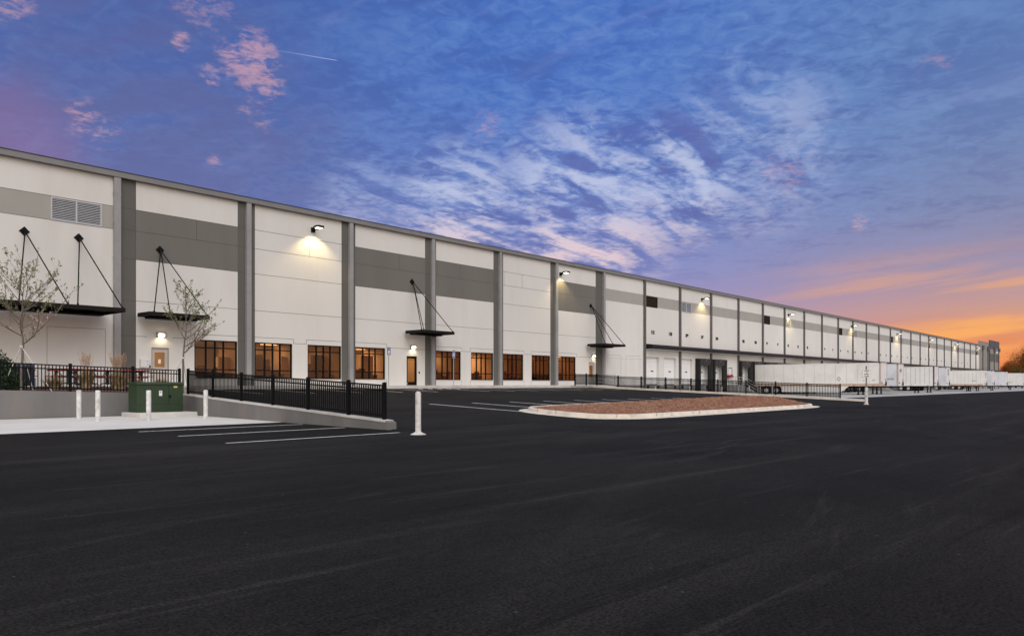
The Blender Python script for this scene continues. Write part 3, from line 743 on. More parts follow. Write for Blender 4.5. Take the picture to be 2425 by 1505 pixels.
# entrance doors
def office_door(a_, c_, zt, style):
    m = MB(); y0, y1 = N0+.05, N0+.11
    fm = bronze_m if style == 'dark' else mat('beige_door_paint', (.50, .46, .43), .6, .03)
    fr_ = bronze_m if style == 'dark' else mat('grey_door_frame', (.27, .25, .24), .6, .03)
    m.box(a_, a_+.05, y0-.02, y1+.02, 1.2, zt); m.box(c_-.05, c_, y0-.02, y1+.02, 1.2, zt); m.box(a_, c_, y0-.021, y1+.021, zt-.06, zt)
    fo = m.build('door_frame', fr_, wh, True)
    if style == 'dark': g0, g1, h0, h1 = a_+.13, c_-.16, 1.45, zt-.17
    elif style == 'half': g0, g1, h0, h1 = a_+.19, c_-.22, 2.22, zt-.25
    else: g0, g1, h0, h1 = a_+.16, c_-.24, 2.0, zt-.25
    m = MB(); A, C_ = a_+.05, c_-.05
    m.box(A, g0, y0, y1, 1.2, zt-.06); m.box(g1, C_, y0, y1, 1.2, zt-.06); m.box(g0, g1, y0, y1, 1.2, h0); m.box(g0, g1, y0, y1, h1, zt-.06)
    d_ = m.build('entrance_door', fm, wh, True)
    m = MB(); m.face([(g0, y0+.03, h0), (g1, y0+.03, h0), (g1, y0+.03, h1), (g0, y0+.03, h1)]); m.build('pane', clearg, d_, True)
    m = MB(); hx = C_-.09 if style == 'dark' else A+.06; m.tube((hx, y0-.05, 2.12), (hx, y0, 2.12), .018); m.beam((hx-.01, y0-.05, 2.12), (hx+.13*(-1 if style == 'dark' else 1), y0-.05, 2.12), .02, .03)
    m.build('handle', black_m if style == 'dark' else galv, d_, True)
    if style == 'half':
        m = MB(); m.box((g0+g1)/2-.075, (g0+g1)/2+.075, y0+.012, y0+.016, 2.42, 2.66); m.build('paper_notice', paper_m, d_, True)
    if style == 'dark':
        m = MB(); m.tube((A+.07, y0-.005, 1.33), (A+.07, y0+.001, 1.33), .035, n=12); m.build('round_sticker', white_pl, d_, True)
        m = MB(); m.box(g0+.02, g1-.02, y0+.034, y0+.036, h1-.16, h1-.03); m.build('header_sign', mat('header_strip_tan', (.62, .47, .33), .7), d_, True)
office_door(18.45, 19.42, 3.3, 'half'); office_door(36.93, 37.94, 3.35, 'dark'); office_door(59.9, 60.86, 3.36, 'tall')
m = MB(); m.box(17.80, 18.26, N0-.18, N0-.004, 2.20, 2.66); bx = m.build('meter_box', white_pl, wh, True, bevel=.015)
m = MB(); m.box(18.13, 18.19, N0-.19, N0-.18, 2.50, 2.56); m.box(18.13, 18.19, N0-.19, N0-.18, 2.32, 2.37); m.build('meter_dial', mat('dial_grey', (.4, .4, .42), .5), bx, True)
for u, z in ((18.35, 2.24), (38.14, 2.15)): m = MB(); m.box(u-.04, u+.04, N0-.05, N0-.004, z-.075, z+.075); m.build('card_reader', black_m, wh, True)
m = MB(); m.box(60.02, 60.72, N0-.02, N0-.004, 3.42, 3.83); sg = m.build('door_sign', wsign, wh, True)
text('door_sign_lettering', 'SHIPPING\n&\nRECEIVING', .125, (60.37, N0-.024, 3.625), black_m, sg)

# entrance canopies: flat black steel trays hung on tie rods
def canopy(u0, u1, zt, n_out, anchors, rods, lab):
    m = MB(); h = .21; t = .06
    m.box(u0, u1, n_out, n_out+t, zt-h, zt); m.box(u0, u0+t, n_out+t, N0-.22, zt-h, zt-.001); m.box(u1-t, u1, n_out+t, N0-.22, zt-h, zt-.001)
    m.box(u0, u1, N0-.28, N0-.22, zt-h, zt-.001)
    m.box(u0+t, u1-t, n_out+t, N0-.28, zt-.05, zt-.03)
    k = max(2, int((u1-u0)/.9))
    for i in range(1, k): x = u0+(u1-u0)*i/k; m.box(x-.025, x+.025, n_out+t, N0-.28, zt-.15, zt-.051)
    c_ = tag(m.build('entrance_canopy', canopy_m, wh, True), lab)
    m = MB(); m.box(u0+.35, u1-.35, N0-1.0, N0-.30, zt-.30, zt-.191); m.build('drip_tray', black_m, c_, True)
    for (ua, za) in anchors:
        m = MB(); s_ = .24; m.prism([(ua-s_, za), (ua, za-s_), (ua+s_, za), (ua, za+s_)], 1, N0-.03, N0-.003)
        m.beam((ua, N0-.03, za), (ua, N0-.14, za-.02), .09, .12); m.build('anchor_plate', black_m, c_, True)
    for (ua, za), (ub, nb) in rods:
        m = MB(); m.tube((ua, N0-.12, za-.02), (ub, nb, zt), .030, n=6); m.box(ub-.04, ub+.04, nb-.03, nb+.03, zt-.002, zt+.07); m.build('tie_rod', black_m, c_, True)
canopy(-2.5, 15.96, 5.10, 39.9, [(12.29, 8.78), (14.75, 8.81)], [((12.29, 8.78), (11.3, 40.0)), ((12.29, 8.78), (13.35, 40.0)), ((14.75, 8.81), (13.78, 40.0)), ((14.75, 8.81), (15.85, 40.0))], 'longest black canopy, at the left edge over the patio')
canopy(17.61, 20.95, 5.13, 41.0, [(18.91, 8.74)], [((18.91, 8.74), (17.9, 41.1)), ((18.91, 8.74), (18.75, 41.1)), ((18.91, 8.74), (20.85, 41.1))], 'black canopy over the beige door with a paper notice')
canopy(36.62, 39.95, 5.19, 40.76, [(37.44, 8.85)], [((37.44, 8.85), (36.75, 40.85)), ((37.44, 8.85), (36.95, 40.85)), ((37.44, 8.85), (39.85, 40.85))], 'black canopy over the dark glass door')
canopy(59.35, 62.95, 5.13, 40.5, [(60.2, 8.84)], [((60.2, 8.84), (59.6, 40.6)), ((60.2, 8.84), (60.9, 40.6)), ((60.2, 8.84), (62.85, 40.6))], 'black canopy over the far office door beside the docks')

# dock canopy
m = MB()
prof = [(N0-.004, 5.60), (N0-.72, 5.52), (N0-.90, 5.38), (N0-.92, 5.12), (N0-.86, 5.06), (N0-.004, 5.06)]
m.prism([(p, q) for p, q in prof], 0, 70.25, 281.5)
dc = m.build('dock_canopy', mat('blue_black_canopy_metal', (.010, .012, .016), .45, .15, 1.5, spec=.2), wh, True)
m = MB(); m.box(70.26, 281.5, N0-.80, N0-.02, 5.015, 5.056); m.build('canopy_soffit_edge', mat('pale_soffit', (.55, .53, .50), .7), dc, True)

# dock doors and shelters
nums = iter(range(112, 0, -2))
shelter_from = 3
for k, u, pers in dockd:
    if pers:
        m = MB(); m.box(u-.46, u+.46, N0+.05, N0+.09, 1.2, 3.30); d_ = m.build('personnel_door', door_w, wh, True)
        m = MB(); m.box(u-.52, u-.48, N0-.01, N0+.05, 1.2, 3.36); m.box(u+.48, u+.52, N0-.01, N0+.05, 1.2, 3.36); m.box(u-.52, u+.52, N0-.011, N0+.05, 3.33, 3.39); m.build('frame', gutter_m, d_, True)
        continue
    m = MB(); y = N0+.28
    for i in range(6): m.box(u-1.34, u+1.34, y, y+.04, 1.21+.498*i, 1.21+.498*i+.488)
    m.box(u-1.34, u+1.34, y+.02, y+.05, 1.2, 4.19)
    d_ = m.build('dock_door', door_w, wh, True)
    m = MB(); m.box(u+.13, u+.62, y-.012, y-.001, 2.64, 2.76); m.build('view_slot', black_m, d_, True)
    m = MB(); m.box(u-1.34, u+1.34, y-.03, y-.001, 1.2, 1.3); m.build('bottom_seal', rubber, d_, True)
    for s_ in (-1, 1):
        m = MB(); m.box(u+s_*1.05-.13, u+s_*1.05+.13, N0-.14, N0-.004, .82, 1.14); m.build('bumper', rubber, wh, True)
    if k >= shelter_from:
        m = MB()
        for s_ in (-1, 1):
            x = u+s_*1.6; m.box(x-.14, x+.14, N0-.55, N0-.006, .35 if k < 6 else .7, 4.27)
            m.prism([(x-.14*s_, N0-.55), (x-.14*s_, N0-.50), (x-.62*s_, N0-.28), (x-.60*s_, N0-.34)], 2, .7, 4.0)
        m.box(u-1.74, u+1.74, N0-.551, N0-.006, 4.23, 4.30)
        sh = m.build('dock_shelter', rubber, wh, True)
        m = MB(); nx = 24; vv = []
        for i in range(nx+1):
            x = u-1.46+2.92*i/nx; e = abs(2*i/nx-1)
            for j in range(6):
                t = j/5; vv.append((x, N0-.53+.05*math.sin(i*1.9+j*.8)+.10*t, 4.23-(.72+.10*math.sin(i*.9)+.14*(1-e))*t))
        m.idx(vv, [(i*6+j, i*6+j+1, (i+1)*6+j+1, (i+1)*6+j) for i in range(nx) for j in range(5)], 0, True)
        m.build('head_curtain', vinyl, sh, True)
        for s_ in (-1, 1):
            m = MB(); x = u+s_*1.39; m.box(x-.012, x+.012, N0-.56, N0-.545, 1.3, 3.4); m.build('guide_stripe', mat('yellow_guide', (.16, .10, .05), .6), sh, True)
        m = MB(); m.tube((u, N0-.60, 4.08), (u, N0-.55, 4.08), .035, n=8); m.build('eyelet', white_pl, sh, True)
    text('dock_number', str(next(nums)), .48, (u+.03, N0-.006, 6.87), black_m, wh, bold=.04)

# far end pavilion with raised parapets
b = MB()
b.box(UR+.02, 264.9, N0-.02, 62, -.2, 12.3, 0); b.box(UR+.02, 264.9, N0-.02, N0+.25, 12.3, 13.6, 0)
b.box(264.92, 280.5, N0-.35, 64, -.2, 12.3, 1); b.box(264.92, 280.5, N0-.35, N0, 12.3, 14.45, 1)
b.box(264.93, 280.48, N0-.362, N0-.351, 4.3, 8.1, 0); b.box(264.93, 280.48, N0-.362, N0-.351, 8.1, 10.5, 2); b.box(264.93, 271.0, N0-.363, N0-.351, 10.5, 11.9, 0); b.box(271.0, 280.48, N0-.363, N0-.351, 10.5, 12.3, 0)
b.box(264.93, 280.48, N0-.362, N0-.351, 0, 4.3, 0)
pm_ = mat('pavilion_grey_paint', (.28, .275, .26), .85, .05, .5)
tw = b.build('end_pavilion', [pm_, mat('pavilion_blue_grey', (.105, .108, .125), .85, .05), dark_strip], wh, True)
for k, u in enumerate((255.1, 262.9, 271.1, 278.6)):
    nb = N0-.02 if u < 264 else N0-.37
    m = MB(); m.box(u-.2, u+.2, nb-.22, nb-.003, 0, 12.2); m.box(u-1.0, u+1.0, nb-.42, nb-.006, 11.4, 12.5); m.build('collector_box', far_gutter, tw, True)
m = MB(); m.box(UR, 264.9, N0-.06, N0+.3, 13.605, 13.7); m.box(264.9, 280.55, N0-.4, N0+.2, 14.455, 14.56); m.build('parapet_cap', gutter_m, tw, True)

# ================================================================== LAMPS
def spot(u, nn_, z, e, size, aim=(0, .1, -1), col=(1, .80, .42), rad=.06):
    ld = bpy.data.lights.new('lamp_light', 'SPOT'); ld.energy = e; ld.spot_size = size; ld.spot_blend = .55; ld.color = col; ld.shadow_soft_size = rad
    o = bpy.data.objects.new('lamp_light', ld); COL.objects.link(o); o.location = (u, nn_, z); o.rotation_euler = Vector(aim).to_track_quat('-Z', 'Y').to_euler()
    return o
bigs = [(28.86, 'lit floodlight high on the plain white bay between the second and third downspouts'),
        (55.4, 'lit floodlight beside a downspout above the ninth office window'),
        (82.92, 'lit floodlight above the fourth dock, near the first small white louvre'),
        (109.6, 'lit floodlight directly over the second small white louvre'),
        (137.87, 'lit floodlight above the third small dark opening bay, fifth floodlight from the left'),
        (166.2, 'lit floodlight over the middle of the trailer row, sixth from the left'),
        (192.61, 'lit floodlight directly over the fifth dark opening in the grey band'),
        (218.9, 'lit floodlight eighth from the left, toward the far end of the wall'),
        (246.7, 'lit floodlight on the last white bay before the grey end pavilion'),
        (272.2, 'lit floodlight on the tall blue grey end pavilion')]
proto = None
for i, (u, lab) in enumerate(bigs):
    nb = N0-.37 if u > 265 else N0
    z = 11.38 if u < 265 else 11.0
    if proto is None:
        proto = thing('wall_floodlight', (u, nb, z), lab, 'lamp', 'floodlights along the top of the warehouse wall')
        m = MB(); m.box(-.14, .14, -.10, -.004, -.16, .14); m.beam((0, -.06, .0), (.0, -.42, .06), .14, .12); m.build('bracket', black_m, proto)
        m = MB(); m.prism([(-.34, .13), (-.60, .19), (-.96, .17), (-.99, .02), (-.96, .02), (-.90, .09), (-.42, .07), (-.34, -.03)], 0, -.21, .21); m.build('housing', black_m, proto)
        m = MB(); m.prism([(-.46, .06), (-.88, .08), (-.90, .02), (-.70, -.01), (-.50, .0)], 0, -.15, .15); m.build('lens', lampw2, proto)
        o = proto
    else:
        o = copy_tree(proto); o.location = (u, nb, z); o['label'] = lab
    spot(u, nb-.80, z-.10, 260, math.radians(118), (0, .22, -1), (1, .76, .34))
smalls = [(18.96, 4.02, 'bright wall light over the beige door with a paper notice'), (37.52, 4.02, 'bright wall light over the dark glass door'), (60.62, 4.02, 'bright wall light over the sign of the far office door')]
proto = None
for u, z, lab in smalls:
    if proto is None:
        proto = thing('wall_light', (u, N0, z), lab, 'lamp', 'wall lights over the office doors')
        m = MB(); m.prism([(-.004, -.10), (-.06, -.12), (-.10, .02), (-.08, .12), (-.004, .13)], 0, -.24, .24); m.build('housing', steel_d, proto)
        m = MB(); m.prism([(-.065, -.105), (-.17, -.08), (-.18, .02), (-.105, .065)], 0, -.15, .15); m.build('lens', lampw, proto)
        o = proto
    else: o = copy_tree(proto); o.location = (u, N0, z); o['label'] = lab
    spot(u, N0-.23, z-.14, 13, math.radians(150), (0, .30, -1), (1, .80, .45), rad=.05)

# ================================================================== SMALL THINGS BY THE OFFICE
def ada(u, lab):
    t_ = thing('parking_sign', (u, 41.3, 1.19), lab, 'sign', 'accessible parking signs')
    m = MB(); m.box(-.025, .025, -.015, .015, 0, 2.05); m.build('post', galv, t_)
    m = MB(); m.box(-.165, .165, -.022, -.016, 2.08, 2.68); p_ = m.build('sign_plate', wsign, t_, bevel=.01)
    m = MB(); m.box(-.15, .15, -.026, -.0225, 2.11, 2.65); m.build('blue_field', blue_m, p_)
    m = MB(); m.box(-.09, .09, -.030, -.0265, 2.17, 2.44); m.build('symbol_square', wsign, p_)
    w_ = MB()      # wheelchair symbol
    for k in range(10):
        a0 = -2.6+k*.36; w_.beam((-.005+.055*math.cos(a0), -.0325, 2.255+.055*math.sin(a0)), (-.005+.055*math.cos(a0+.36), -.0325, 2.255+.055*math.sin(a0+.36)), .003, .014)
    w_.beam((-.01, -.0325, 2.37), (0, -.0325, 2.29), .003, .018); w_.beam((0, -.0325, 2.29), (.045, -.0325, 2.285), .003, .016); w_.beam((.045, -.0325, 2.285), (.06, -.0325, 2.22), .003, .014)
    w_.tube((-.012, -.034, 2.40), (-.012, -.031, 2.40), .017, n=10); w_.build('wheelchair_symbol', blue_m, p_)
    a_ = text('sign_lettering', 'RESERVED\nPARKING', .062, (u, 41.3-.031, 1.19+2.55), wsign, p_)
    a_.location = (0, -.031, 2.55)
ada(34.08, 'blue accessible parking sign on a post between the fourth office window and the dark door')
ada(40.37, 'blue accessible parking sign on a post in front of the fifth office window')

# stair with railings at the end of the office pavement
def rail(root, pts, h=1.0, name='handrail'):
    m = MB()
    for p, q in zip(pts, pts[1:]):
        for hh in (h, h*.62, h*.30): m.tube(Vector(p)+Vector((0, 0, hh)), Vector(q)+Vector((0, 0, hh)), .022, n=6)
    for p in pts: m.tube(p, Vector(p)+Vector((0, 0, h)), .024, n=6)
    m.build(name, galv, root, True)
stA = thing('dock_stair', (61.7, 41.5, 0), 'concrete stair with grey handrails dropping from the office pavement behind the fence', 'stairs')
m = MB()
for i in range(7): m.box(61.71+.30*i, 61.71+.30*(i+1), 40.9, 42.3, 0, 1.19-.17*(i+1)+.001)
m.build('steps', conc, stA, True)
for nn_ in (40.95, 42.25): rail(stA, [(60.3, nn_, 1.2), (61.7, nn_, 1.2), (63.8, nn_, 0.02), (64.2, nn_, 0.02)])
stB = thing('dock_stair', (90.7, 41.2, 0), 'concrete landing and stair with white handrails between the second and third black dock shelters', 'stairs')
m = MB(); m.box(89.8, 92.0, 41.3, N0-.005, 0, 1.19)
for i in range(7): m.box(90.2, 91.7, 41.3-.3*(i+1), 41.3-.3*i-.001, 0, 1.19-.17*(i+1)+.001)
m.build('steps', mat('stair_grey_concrete', (.30, .31, .32), .9, .15, 2), stB, True)
for uu_ in (90.25, 91.65): rail(stB, [(uu_, 42.5, 1.2), (uu_, 41.3, 1.2), (uu_, 39.2, .02), (uu_, 38.9, .02)])
for k in (13, 21, 29, 37):
    u = doors[k]; s2_ = copy_tree(stB); s2_.location = (u, 41.2, 0)
    s2_['label'] = {13: 'concrete stair with handrails behind the first two parked trailers', 21: 'stair with handrails mostly hidden under the long middle trailer', 29: 'small stair with handrails before the last pair of parked trailers', 37: 'farthest stair with handrails against the warehouse wall'}[k]
    s2_['group'] = 'stairs along the docks'
stB['group'] = 'stairs along the docks'

hb = thing('hanging_basket', (89.9, N0, 2.1), 'basket of red flowers hanging on strings beside the white personnel door', 'flower basket')
m = MB()
for _ in range(420):
    a0 = random.uniform(0, 2*PI); r = random.random()**.5; x = .62*r*math.cos(a0); y = -.35+.30*r*math.sin(a0); z = random.gauss(.18, .10)
    s_ = random.uniform(.03, .07); q = Vector((random.gauss(0, 1), random.gauss(0, 1), random.gauss(0, 1))).normalized()*s_; w_ = q.orthogonal().normalized()*s_
    m.face([(x+q.x, y+q.y, z+q.z), (x+w_.x, y+w_.y, z+w_.z), (x-q.x, y-q.y, z-q.z), (x-w_.x, y-w_.y, z-w_.z)])
m.build('blossoms', red_fl, hb, norm=False)
m = MB(); m.tube((0, -.35, -.08), (0, -.35, .12), .18, .34, n=12); m.build('bowl', white_pl, hb)
m = MB()
for x in (-.3, .3): m.tube((x, -.35, .12), (0, -.33, .95), .012, n=5)
m.beam((0, -.004, .95), (0, -.34, .95), .02, .02); m.build('string', galv, hb)

# ================================================================== BOLLARDS
def bollard_proto(h, r, cap, foot):
    t_ = thing('bollard', (0, 0, 0), 'x', 'bollard')
    m = MB(); n = 20; prof = [(0, r), (h-cap, r)]+[(h-cap+cap*math.sin(a_*PI/10), r*math.cos(a_*PI/10)*.98+.001) for a_ in range(1, 5)]+[(h, .002)]
    vv = [(rr*math.cos(2*PI*i/n), rr*math.sin(2*PI*i/n), z) for z, rr in prof for i in range(n)]
    m.idx(vv, [(k*n+i, k*n+(i+1) % n, (k+1)*n+(i+1) % n, (k+1)*n+i) for k in range(len(prof)-1) for i in range(n)], 0, True)
    m.build('pipe', bol_m, t_)
    if foot:
        m = MB(); m.tube((0, 0, 0), (0, 0, .035), .20, .13, n=20); m.tube((0, 0, .035), (0, 0, .06), .12, .09, n=20); m.build('footing', bol_m, t_)
    return t_
bp = bollard_proto(1.08, .072, .05, True); bp.location = (12.78, 14.34, 0)
tag(bp, 'white bollard standing alone on the asphalt past the end of the sloping wall', 'bollard', 'white bollards')
sb = bollard_proto(1.04, .078, .02, False)
for i, (u, nn_, lab) in enumerate(((10.11, 29.25, 'leftmost white bollard, in front of the retaining wall'), (10.06, 27.4, 'second white bollard from the left, on the concrete pad'),
                                   (11.27, 26.3, 'white bollard standing directly in front of the green cabinet'), (13.46, 26.65, 'white bollard between the green cabinet and the sloping wall'))):
    o = sb if i == 0 else copy_tree(sb); o.location = (u, nn_, .02); tag(o, lab, 'bollard', 'white bollards')
for i, (u, nn_) in enumerate(((69.9, 41.3), (77.4, 41.3), (85.3, 41.3), (93.0, 41.3), (96.4, 39.6))):
    o = copy_tree(sb); o.location = (u, nn_, 0)
    o['label'] = ['white bollard by the wall before the first dock door', 'white bollard between the second and third dock doors', 'white bollard between the first two black dock shelters', 'white bollard just past the dock stair', 'white bollard beside the rear wheels of the nearest trailer'][i]

# transformer cabinet
tf = thing('electrical_cabinet', (12.1, 29.2, 0), 'dark green utility transformer cabinet on a concrete plinth before the retaining wall', 'electrical cabinet')
m = MB(); m.box(-.20, 1.95, -.75, .95, 0, .20); m.build('plinth', conc, tf, bevel=.03)
m = MB(); m.box(.0, 1.74, .02, .80, .20, 1.24); m.box(.0, 1.74, 0, .02, .20, .50); m.build('body', green_m, tf, bevel=.012)
m = MB(); m.prism([(-.04, 1.24), (-.04, 1.29), (.12, 1.345), (.84, 1.345), (.84, 1.24)], 0, -.02, 1.76); m.build('lid', green_m, tf, bevel=.01)
m = MB(); m.box(.01, 1.155, 0, .02, .505, 1.235); m.build('door', green_m, tf, bevel=.004)
m = MB(); m.box(1.175, 1.73, 0, .02, .505, 1.235); d2 = m.build('door', green_m, tf, bevel=.004)
m = MB(); m.tube((1.21, -.04, .80), (1.21, 0, .80), .035, n=10); m.beam((1.21, -.03, .74), (1.21, -.03, .86), .02, .03); m.build('handle', black_m, d2)
m = MB(); m.box(.80, .92, -.006, -.001, .82, 1.02); st1 = m.build('warning_label', wsign, tf)
m = MB(); m.box(.83, .88, -.009, -.0065, .95, .98); m.build('label_print', blue_m, st1)
m = MB(); m.box(1.36, 1.50, -.006, -.001, 1.13, 1.19); m.build('yellow_label', yel, tf)
m = MB(); m.tube((1.80, .5, .95), (1.80, .5, 1.1), .06, n=12); m.build('conduit_cap', white_pl, tf)

# loading sign on a sleeve post
ls = thing('directional_sign', (50.7, 14.79, 0), 'loading and receiving sign on a grey post in a white sleeve before the nearest trailer', 'sign')
m = MB(); m.tube((0, 0, 0), (0, 0, 1.08), .105, .082, n=16); m.tube((0, 0, 0), (0, 0, .03), .17, .13, n=16); m.build('sleeve', bol_m, ls)
m = MB(); m.box(-.035, .035, -.02, .02, 1.0, 2.42); m.build('post', steel_d, ls)
m = MB(); m.box(-.30, .30, -.028, -.021, 1.72, 2.16); p_ = m.build('sign_plate', mat('sign_sheet_white', (.84, .84, .84), .4, .01), ls)
m = MB()
for z in (1.715, 2.155): m.box(-.31, .31, -.030, -.020, z, z+.012)
for x in (-.31, .298): m.box(x, x+.012, -.030, -.020, 1.715, 2.167)
m.build('sign_edge', steel_d, p_)
for s_, z, sz in (('LOADING', 2.08, .085), ('AND', 1.99, .05), ('RECEIVING', 1.90, .08)):
    a_ = text('sign_lettering', s_, sz, (0, 0, 0), black_m, p_, bold=.001); a_.location = (0, -.034, z)
m = MB(); m.box(-.17, .10, -.034, -.029, 1.775, 1.805); m.prism([(.08, 1.745), (.19, 1.79), (.08, 1.835)], 1, -.034, -.029); m.build('arrow', black_m, p_)
ls.rotation_euler = (0, 0, -.55)

# ================================================================== TRAILERS
def wheel(parent, x, y):
    m = MB(); m.tube((x-.12, y, .50), (x+.12, y, .50), .50, n=24); t_ = m.build('wheel', rubber, parent)
    m = MB(); sgn = -1
    m.tube((x-.125, y, .50), (x-.10, y, .50), .27, .27, n=20); m.tube((x-.16, y, .50), (x-.125, y, .50), .09, .11, n=12)
    for k in range(8): a0 = 2*PI*k/8; m.tube((x-.135, y+.19*math.cos(a0), .5+.19*math.sin(a0)), (x-.124, y+.19*math.cos(a0), .5+.19*math.sin(a0)), .03, n=6)
    m.build('rim', rim_m, t_)
def make_trailer(name, u, length, side, rail_m, corner, skirt, ribs, front='plain', z0=1.05, z1=3.86):
    """local frame: x across (width 2.6), y from nose (0) back to the dock (+length)"""
    t_ = thing(name, (u, 42.25-length, 0), 'x', 'trailer', 'white semi trailers backed up to the docks')
    m = MB(); m.box(-1.29, 1.29, .02, length, z0+.30, z1-.03)
    m.build('cargo_box', side, t_)
    m = MB(); m.box(-1.305, -1.27, 0, length, z0, z0+.31); m.box(1.27, 1.305, 0, length, z0, z0+.31)
    m.box(-1.29, 1.29, .03, length-.02, z0+.02, z0+.30); m.build('bottom_rail', rail_m, t_)
    m = MB(); m.box(-1.31, -1.25, 0, length, z1-.10, z1); m.box(1.25, 1.31, 0, length, z1-.10, z1); m.box(-1.31, 1.31, -.015, .03, z1-.101, z1+.001); m.build('top_rail', side, t_)
    for q0 in (-1.31, 1.20): m = MB(); m.box(q0, q0+.11, -.018, .16, z0, z1-.002); m.build('corner_post', corner, t_)
    m = MB(); k = int(length/1.22) if ribs == 'plate' else int(length/.61)
    for i in range(1, k):
        y = length*i/k; m.box(-1.302 if ribs == 'post' else -1.2935, -1.29, y-.012 if ribs != 'post' else y-.04, y+.012 if ribs != 'post' else y+.04, z0+.30, z1-.1)
    m.build('side_seam', mat('post_rib_grey', (.56, .56, .55), .5) if ribs == 'post' else mat('seam_grey', (.42, .42, .43), .6), t_)
    m = MB(); m.box(-1.19, 1.19, -.012, .02, z0+.30, z1-.13); fr_ = m.build('front_wall', tr_white2, t_)  # blue-white colour puts the cooler light on the nose into the front
    m = MB(); m.box(.62, .92, -.10, -.012, z0+.10, z0+.55); m.tube((.7, -.06, z0+.55), (.45, -.10, z0+.9), .025, n=6); m.box(-.95, -.65, -.05, -.013, z0+.35, z0+.5); m.build('connector_box', black_m, fr_)
    m = MB()
    for i in range(int(length/2.2)):
        y = .7+2.2*i; m.box(-1.312, -1.3055, y, y+.28, z0+.05, z0+.10, 0); m.box(-1.312, -1.3055, y+.30, y+.58, z0+.05, z0+.10, 1)
    m.build('reflector_tape', [mark_red, wsign], t_)
    for s_ in (-1, 1):
        m = MB(); x = s_*.95; m.box(x-.06, x+.06, 2.55, 2.69, .12, z0+.02); m.box(x-.14, x+.14, 2.48, 2.76, .0, .12); m.beam((x, 2.62, .55), (x*.4, 3.6, z0), .05, .05); m.build('landing_leg', black_m, t_)
    m = MB(); m.beam((-.95, 2.62, .62), (.95, 2.62, .62), .05, .06); m.box(-.5, .5, .2, length-.3, z0-.18, z0+.02); m.build('chassis', black_m, t_)
    for y in (length-1.55, length-2.85):
        wheel(t_, -1.10, y); wheel(t_, 1.08, y); m = MB(); m.tube((-1.0, y, .5), (1.0, y, .5), .07); m.build('axle', black_m, t_)
    m = MB(); m.box(-1.2, -.72, length-.62, length-.60, .2, z0); m.box(-1.2, -.72, length-3.75, length-3.73, .25, z0); m.box(-1.0, 1.0, length-3.7, length-.8, z0-.30, z0-.02); m.build('mud_flap', rubber, t_)
    m = MB(); m.box(-1.2, -1.12, length-.08, length-.02, .55, z0); m.box(1.12, 1.2, length-.08, length-.02, .55, z0); m.box(-1.2, 1.2, length-.08, length-.02, .5, .6); m.build('rear_bumper', steel_d, t_)
    if skirt:
        m = MB(); m.prism([(3.6, z0), (4.6, .30), (11.9, .30), (12.1, z0)], 0, -1.27, -1.24); m.build('side_skirt', tr_white, t_)
    return t_
T1 = make_trailer('semi_trailer', 98.3, 15.55, tr_white, tr_beige, tr_beige, True, 'plate')
tag(T1, 'nearest white trailer, smooth panelled side, beige lower rail and white skirt')
m = MB(); m.prism([(4.55, 1.95), (4.80, 1.66), (5.05, 1.95), (4.80, 2.24)], 0, -1.297, -1.292); pl = m.build('placard', steel_d, T1)
m = MB(); m.prism([(4.62, 1.95), (4.80, 1.74), (4.98, 1.95), (4.80, 2.16)], 0, -1.300, -1.2975); m.build('placard_face', wsign, pl)
def side_text(T_, s_, y, z, sz, rx=(PI/2, 0, -PI/2)):
    a_ = text('lettering', s_, sz, (0, 0, 0), steel_d, T_, rot=rx, bold=.004); a_.location = (-1.297, y, z); return a_
def front_text(T_, s_, x, z, sz, m_=steel_d, vert=False):
    a_ = text('lettering', s_, sz, (0, 0, 0), m_, T_, bold=.006); a_.location = (x, -.016, z); return a_
side_text(T1, '5317', .75, 1.78, .16); side_text(T1, '53', 1.9, 1.75, .14)
T2 = make_trailer('semi_trailer', 105.85, 15.55, tr_white2, tr_white2, tr_beige, False, 'plate'); tag(T2, 'white trailer behind the nearest one, with dark lettering on its front')
front_text(T2, 'MPT', -.1, 3.0, .55); side_text(T2, '534207', .9, 1.95, .3)
T3 = make_trailer('semi_trailer', 109.6, 14.0, tr_white2, tr_white2, tr_white2, False, 'plate'); tag(T3, 'white trailer set back between the lettered trailer and the ribbed one')
front_text(T3, 'STEEL\nWORKS', .5, 3.1, .34)
T4 = make_trailer('semi_trailer', 124.75, 15.55, tr_white, tr_white, tr_brown, False, 'post'); tag(T4, 'white trailer with close vertical ribs and a dark brown front corner')
T5 = make_trailer('semi_trailer', 132.3, 15.55, tr_white2, tr_white2, tr_white2, False, 'plate'); tag(T5, 'bluish white trailer just past the ribbed one, lettering block on its front')
front_text(T5, 'LEASE\n5306\n5306', .1, 3.1, .36)
T6 = make_trailer('semi_trailer', 162.6, 15.55, tr_white, tr_beige, tr_white, False, 'none'); tag(T6, 'long smooth white trailer in the middle of the far row')
side_text(T6, '42217', 1.6, 1.9, .3); front_text(T6, 'MPT\n53', -.1, 2.9, .5)
T7 = make_trailer('semi_trailer', 166.5, 14.6, tr_white2, tr_white2, tr_white2, False, 'plate'); tag(T7, 'greyish white trailer tight behind the long smooth one')
T8 = make_trailer('semi_trailer', 170.2, 15.55, tr_white2, tr_white2, tr_white2, False, 'plate'); tag(T8, 'white trailer third from the right end of the row')
T9 = make_trailer('semi_trailer', 185.3, 15.55, tr_white2, tr_white2, tr_white2, False, 'plate'); tag(T9, 'white trailer second from the right end of the row'); side_text(T9, '9014', 2.2, 1.9, .3)
T10 = make_trailer('semi_trailer', 208.0, 15.55, tr_white, tr_white2, tr_white2, False, 'none'); tag(T10, 'farthest white trailer, cut by the right edge of the picture'); side_text(T10, '537012', 2.4, 1.7, .3)

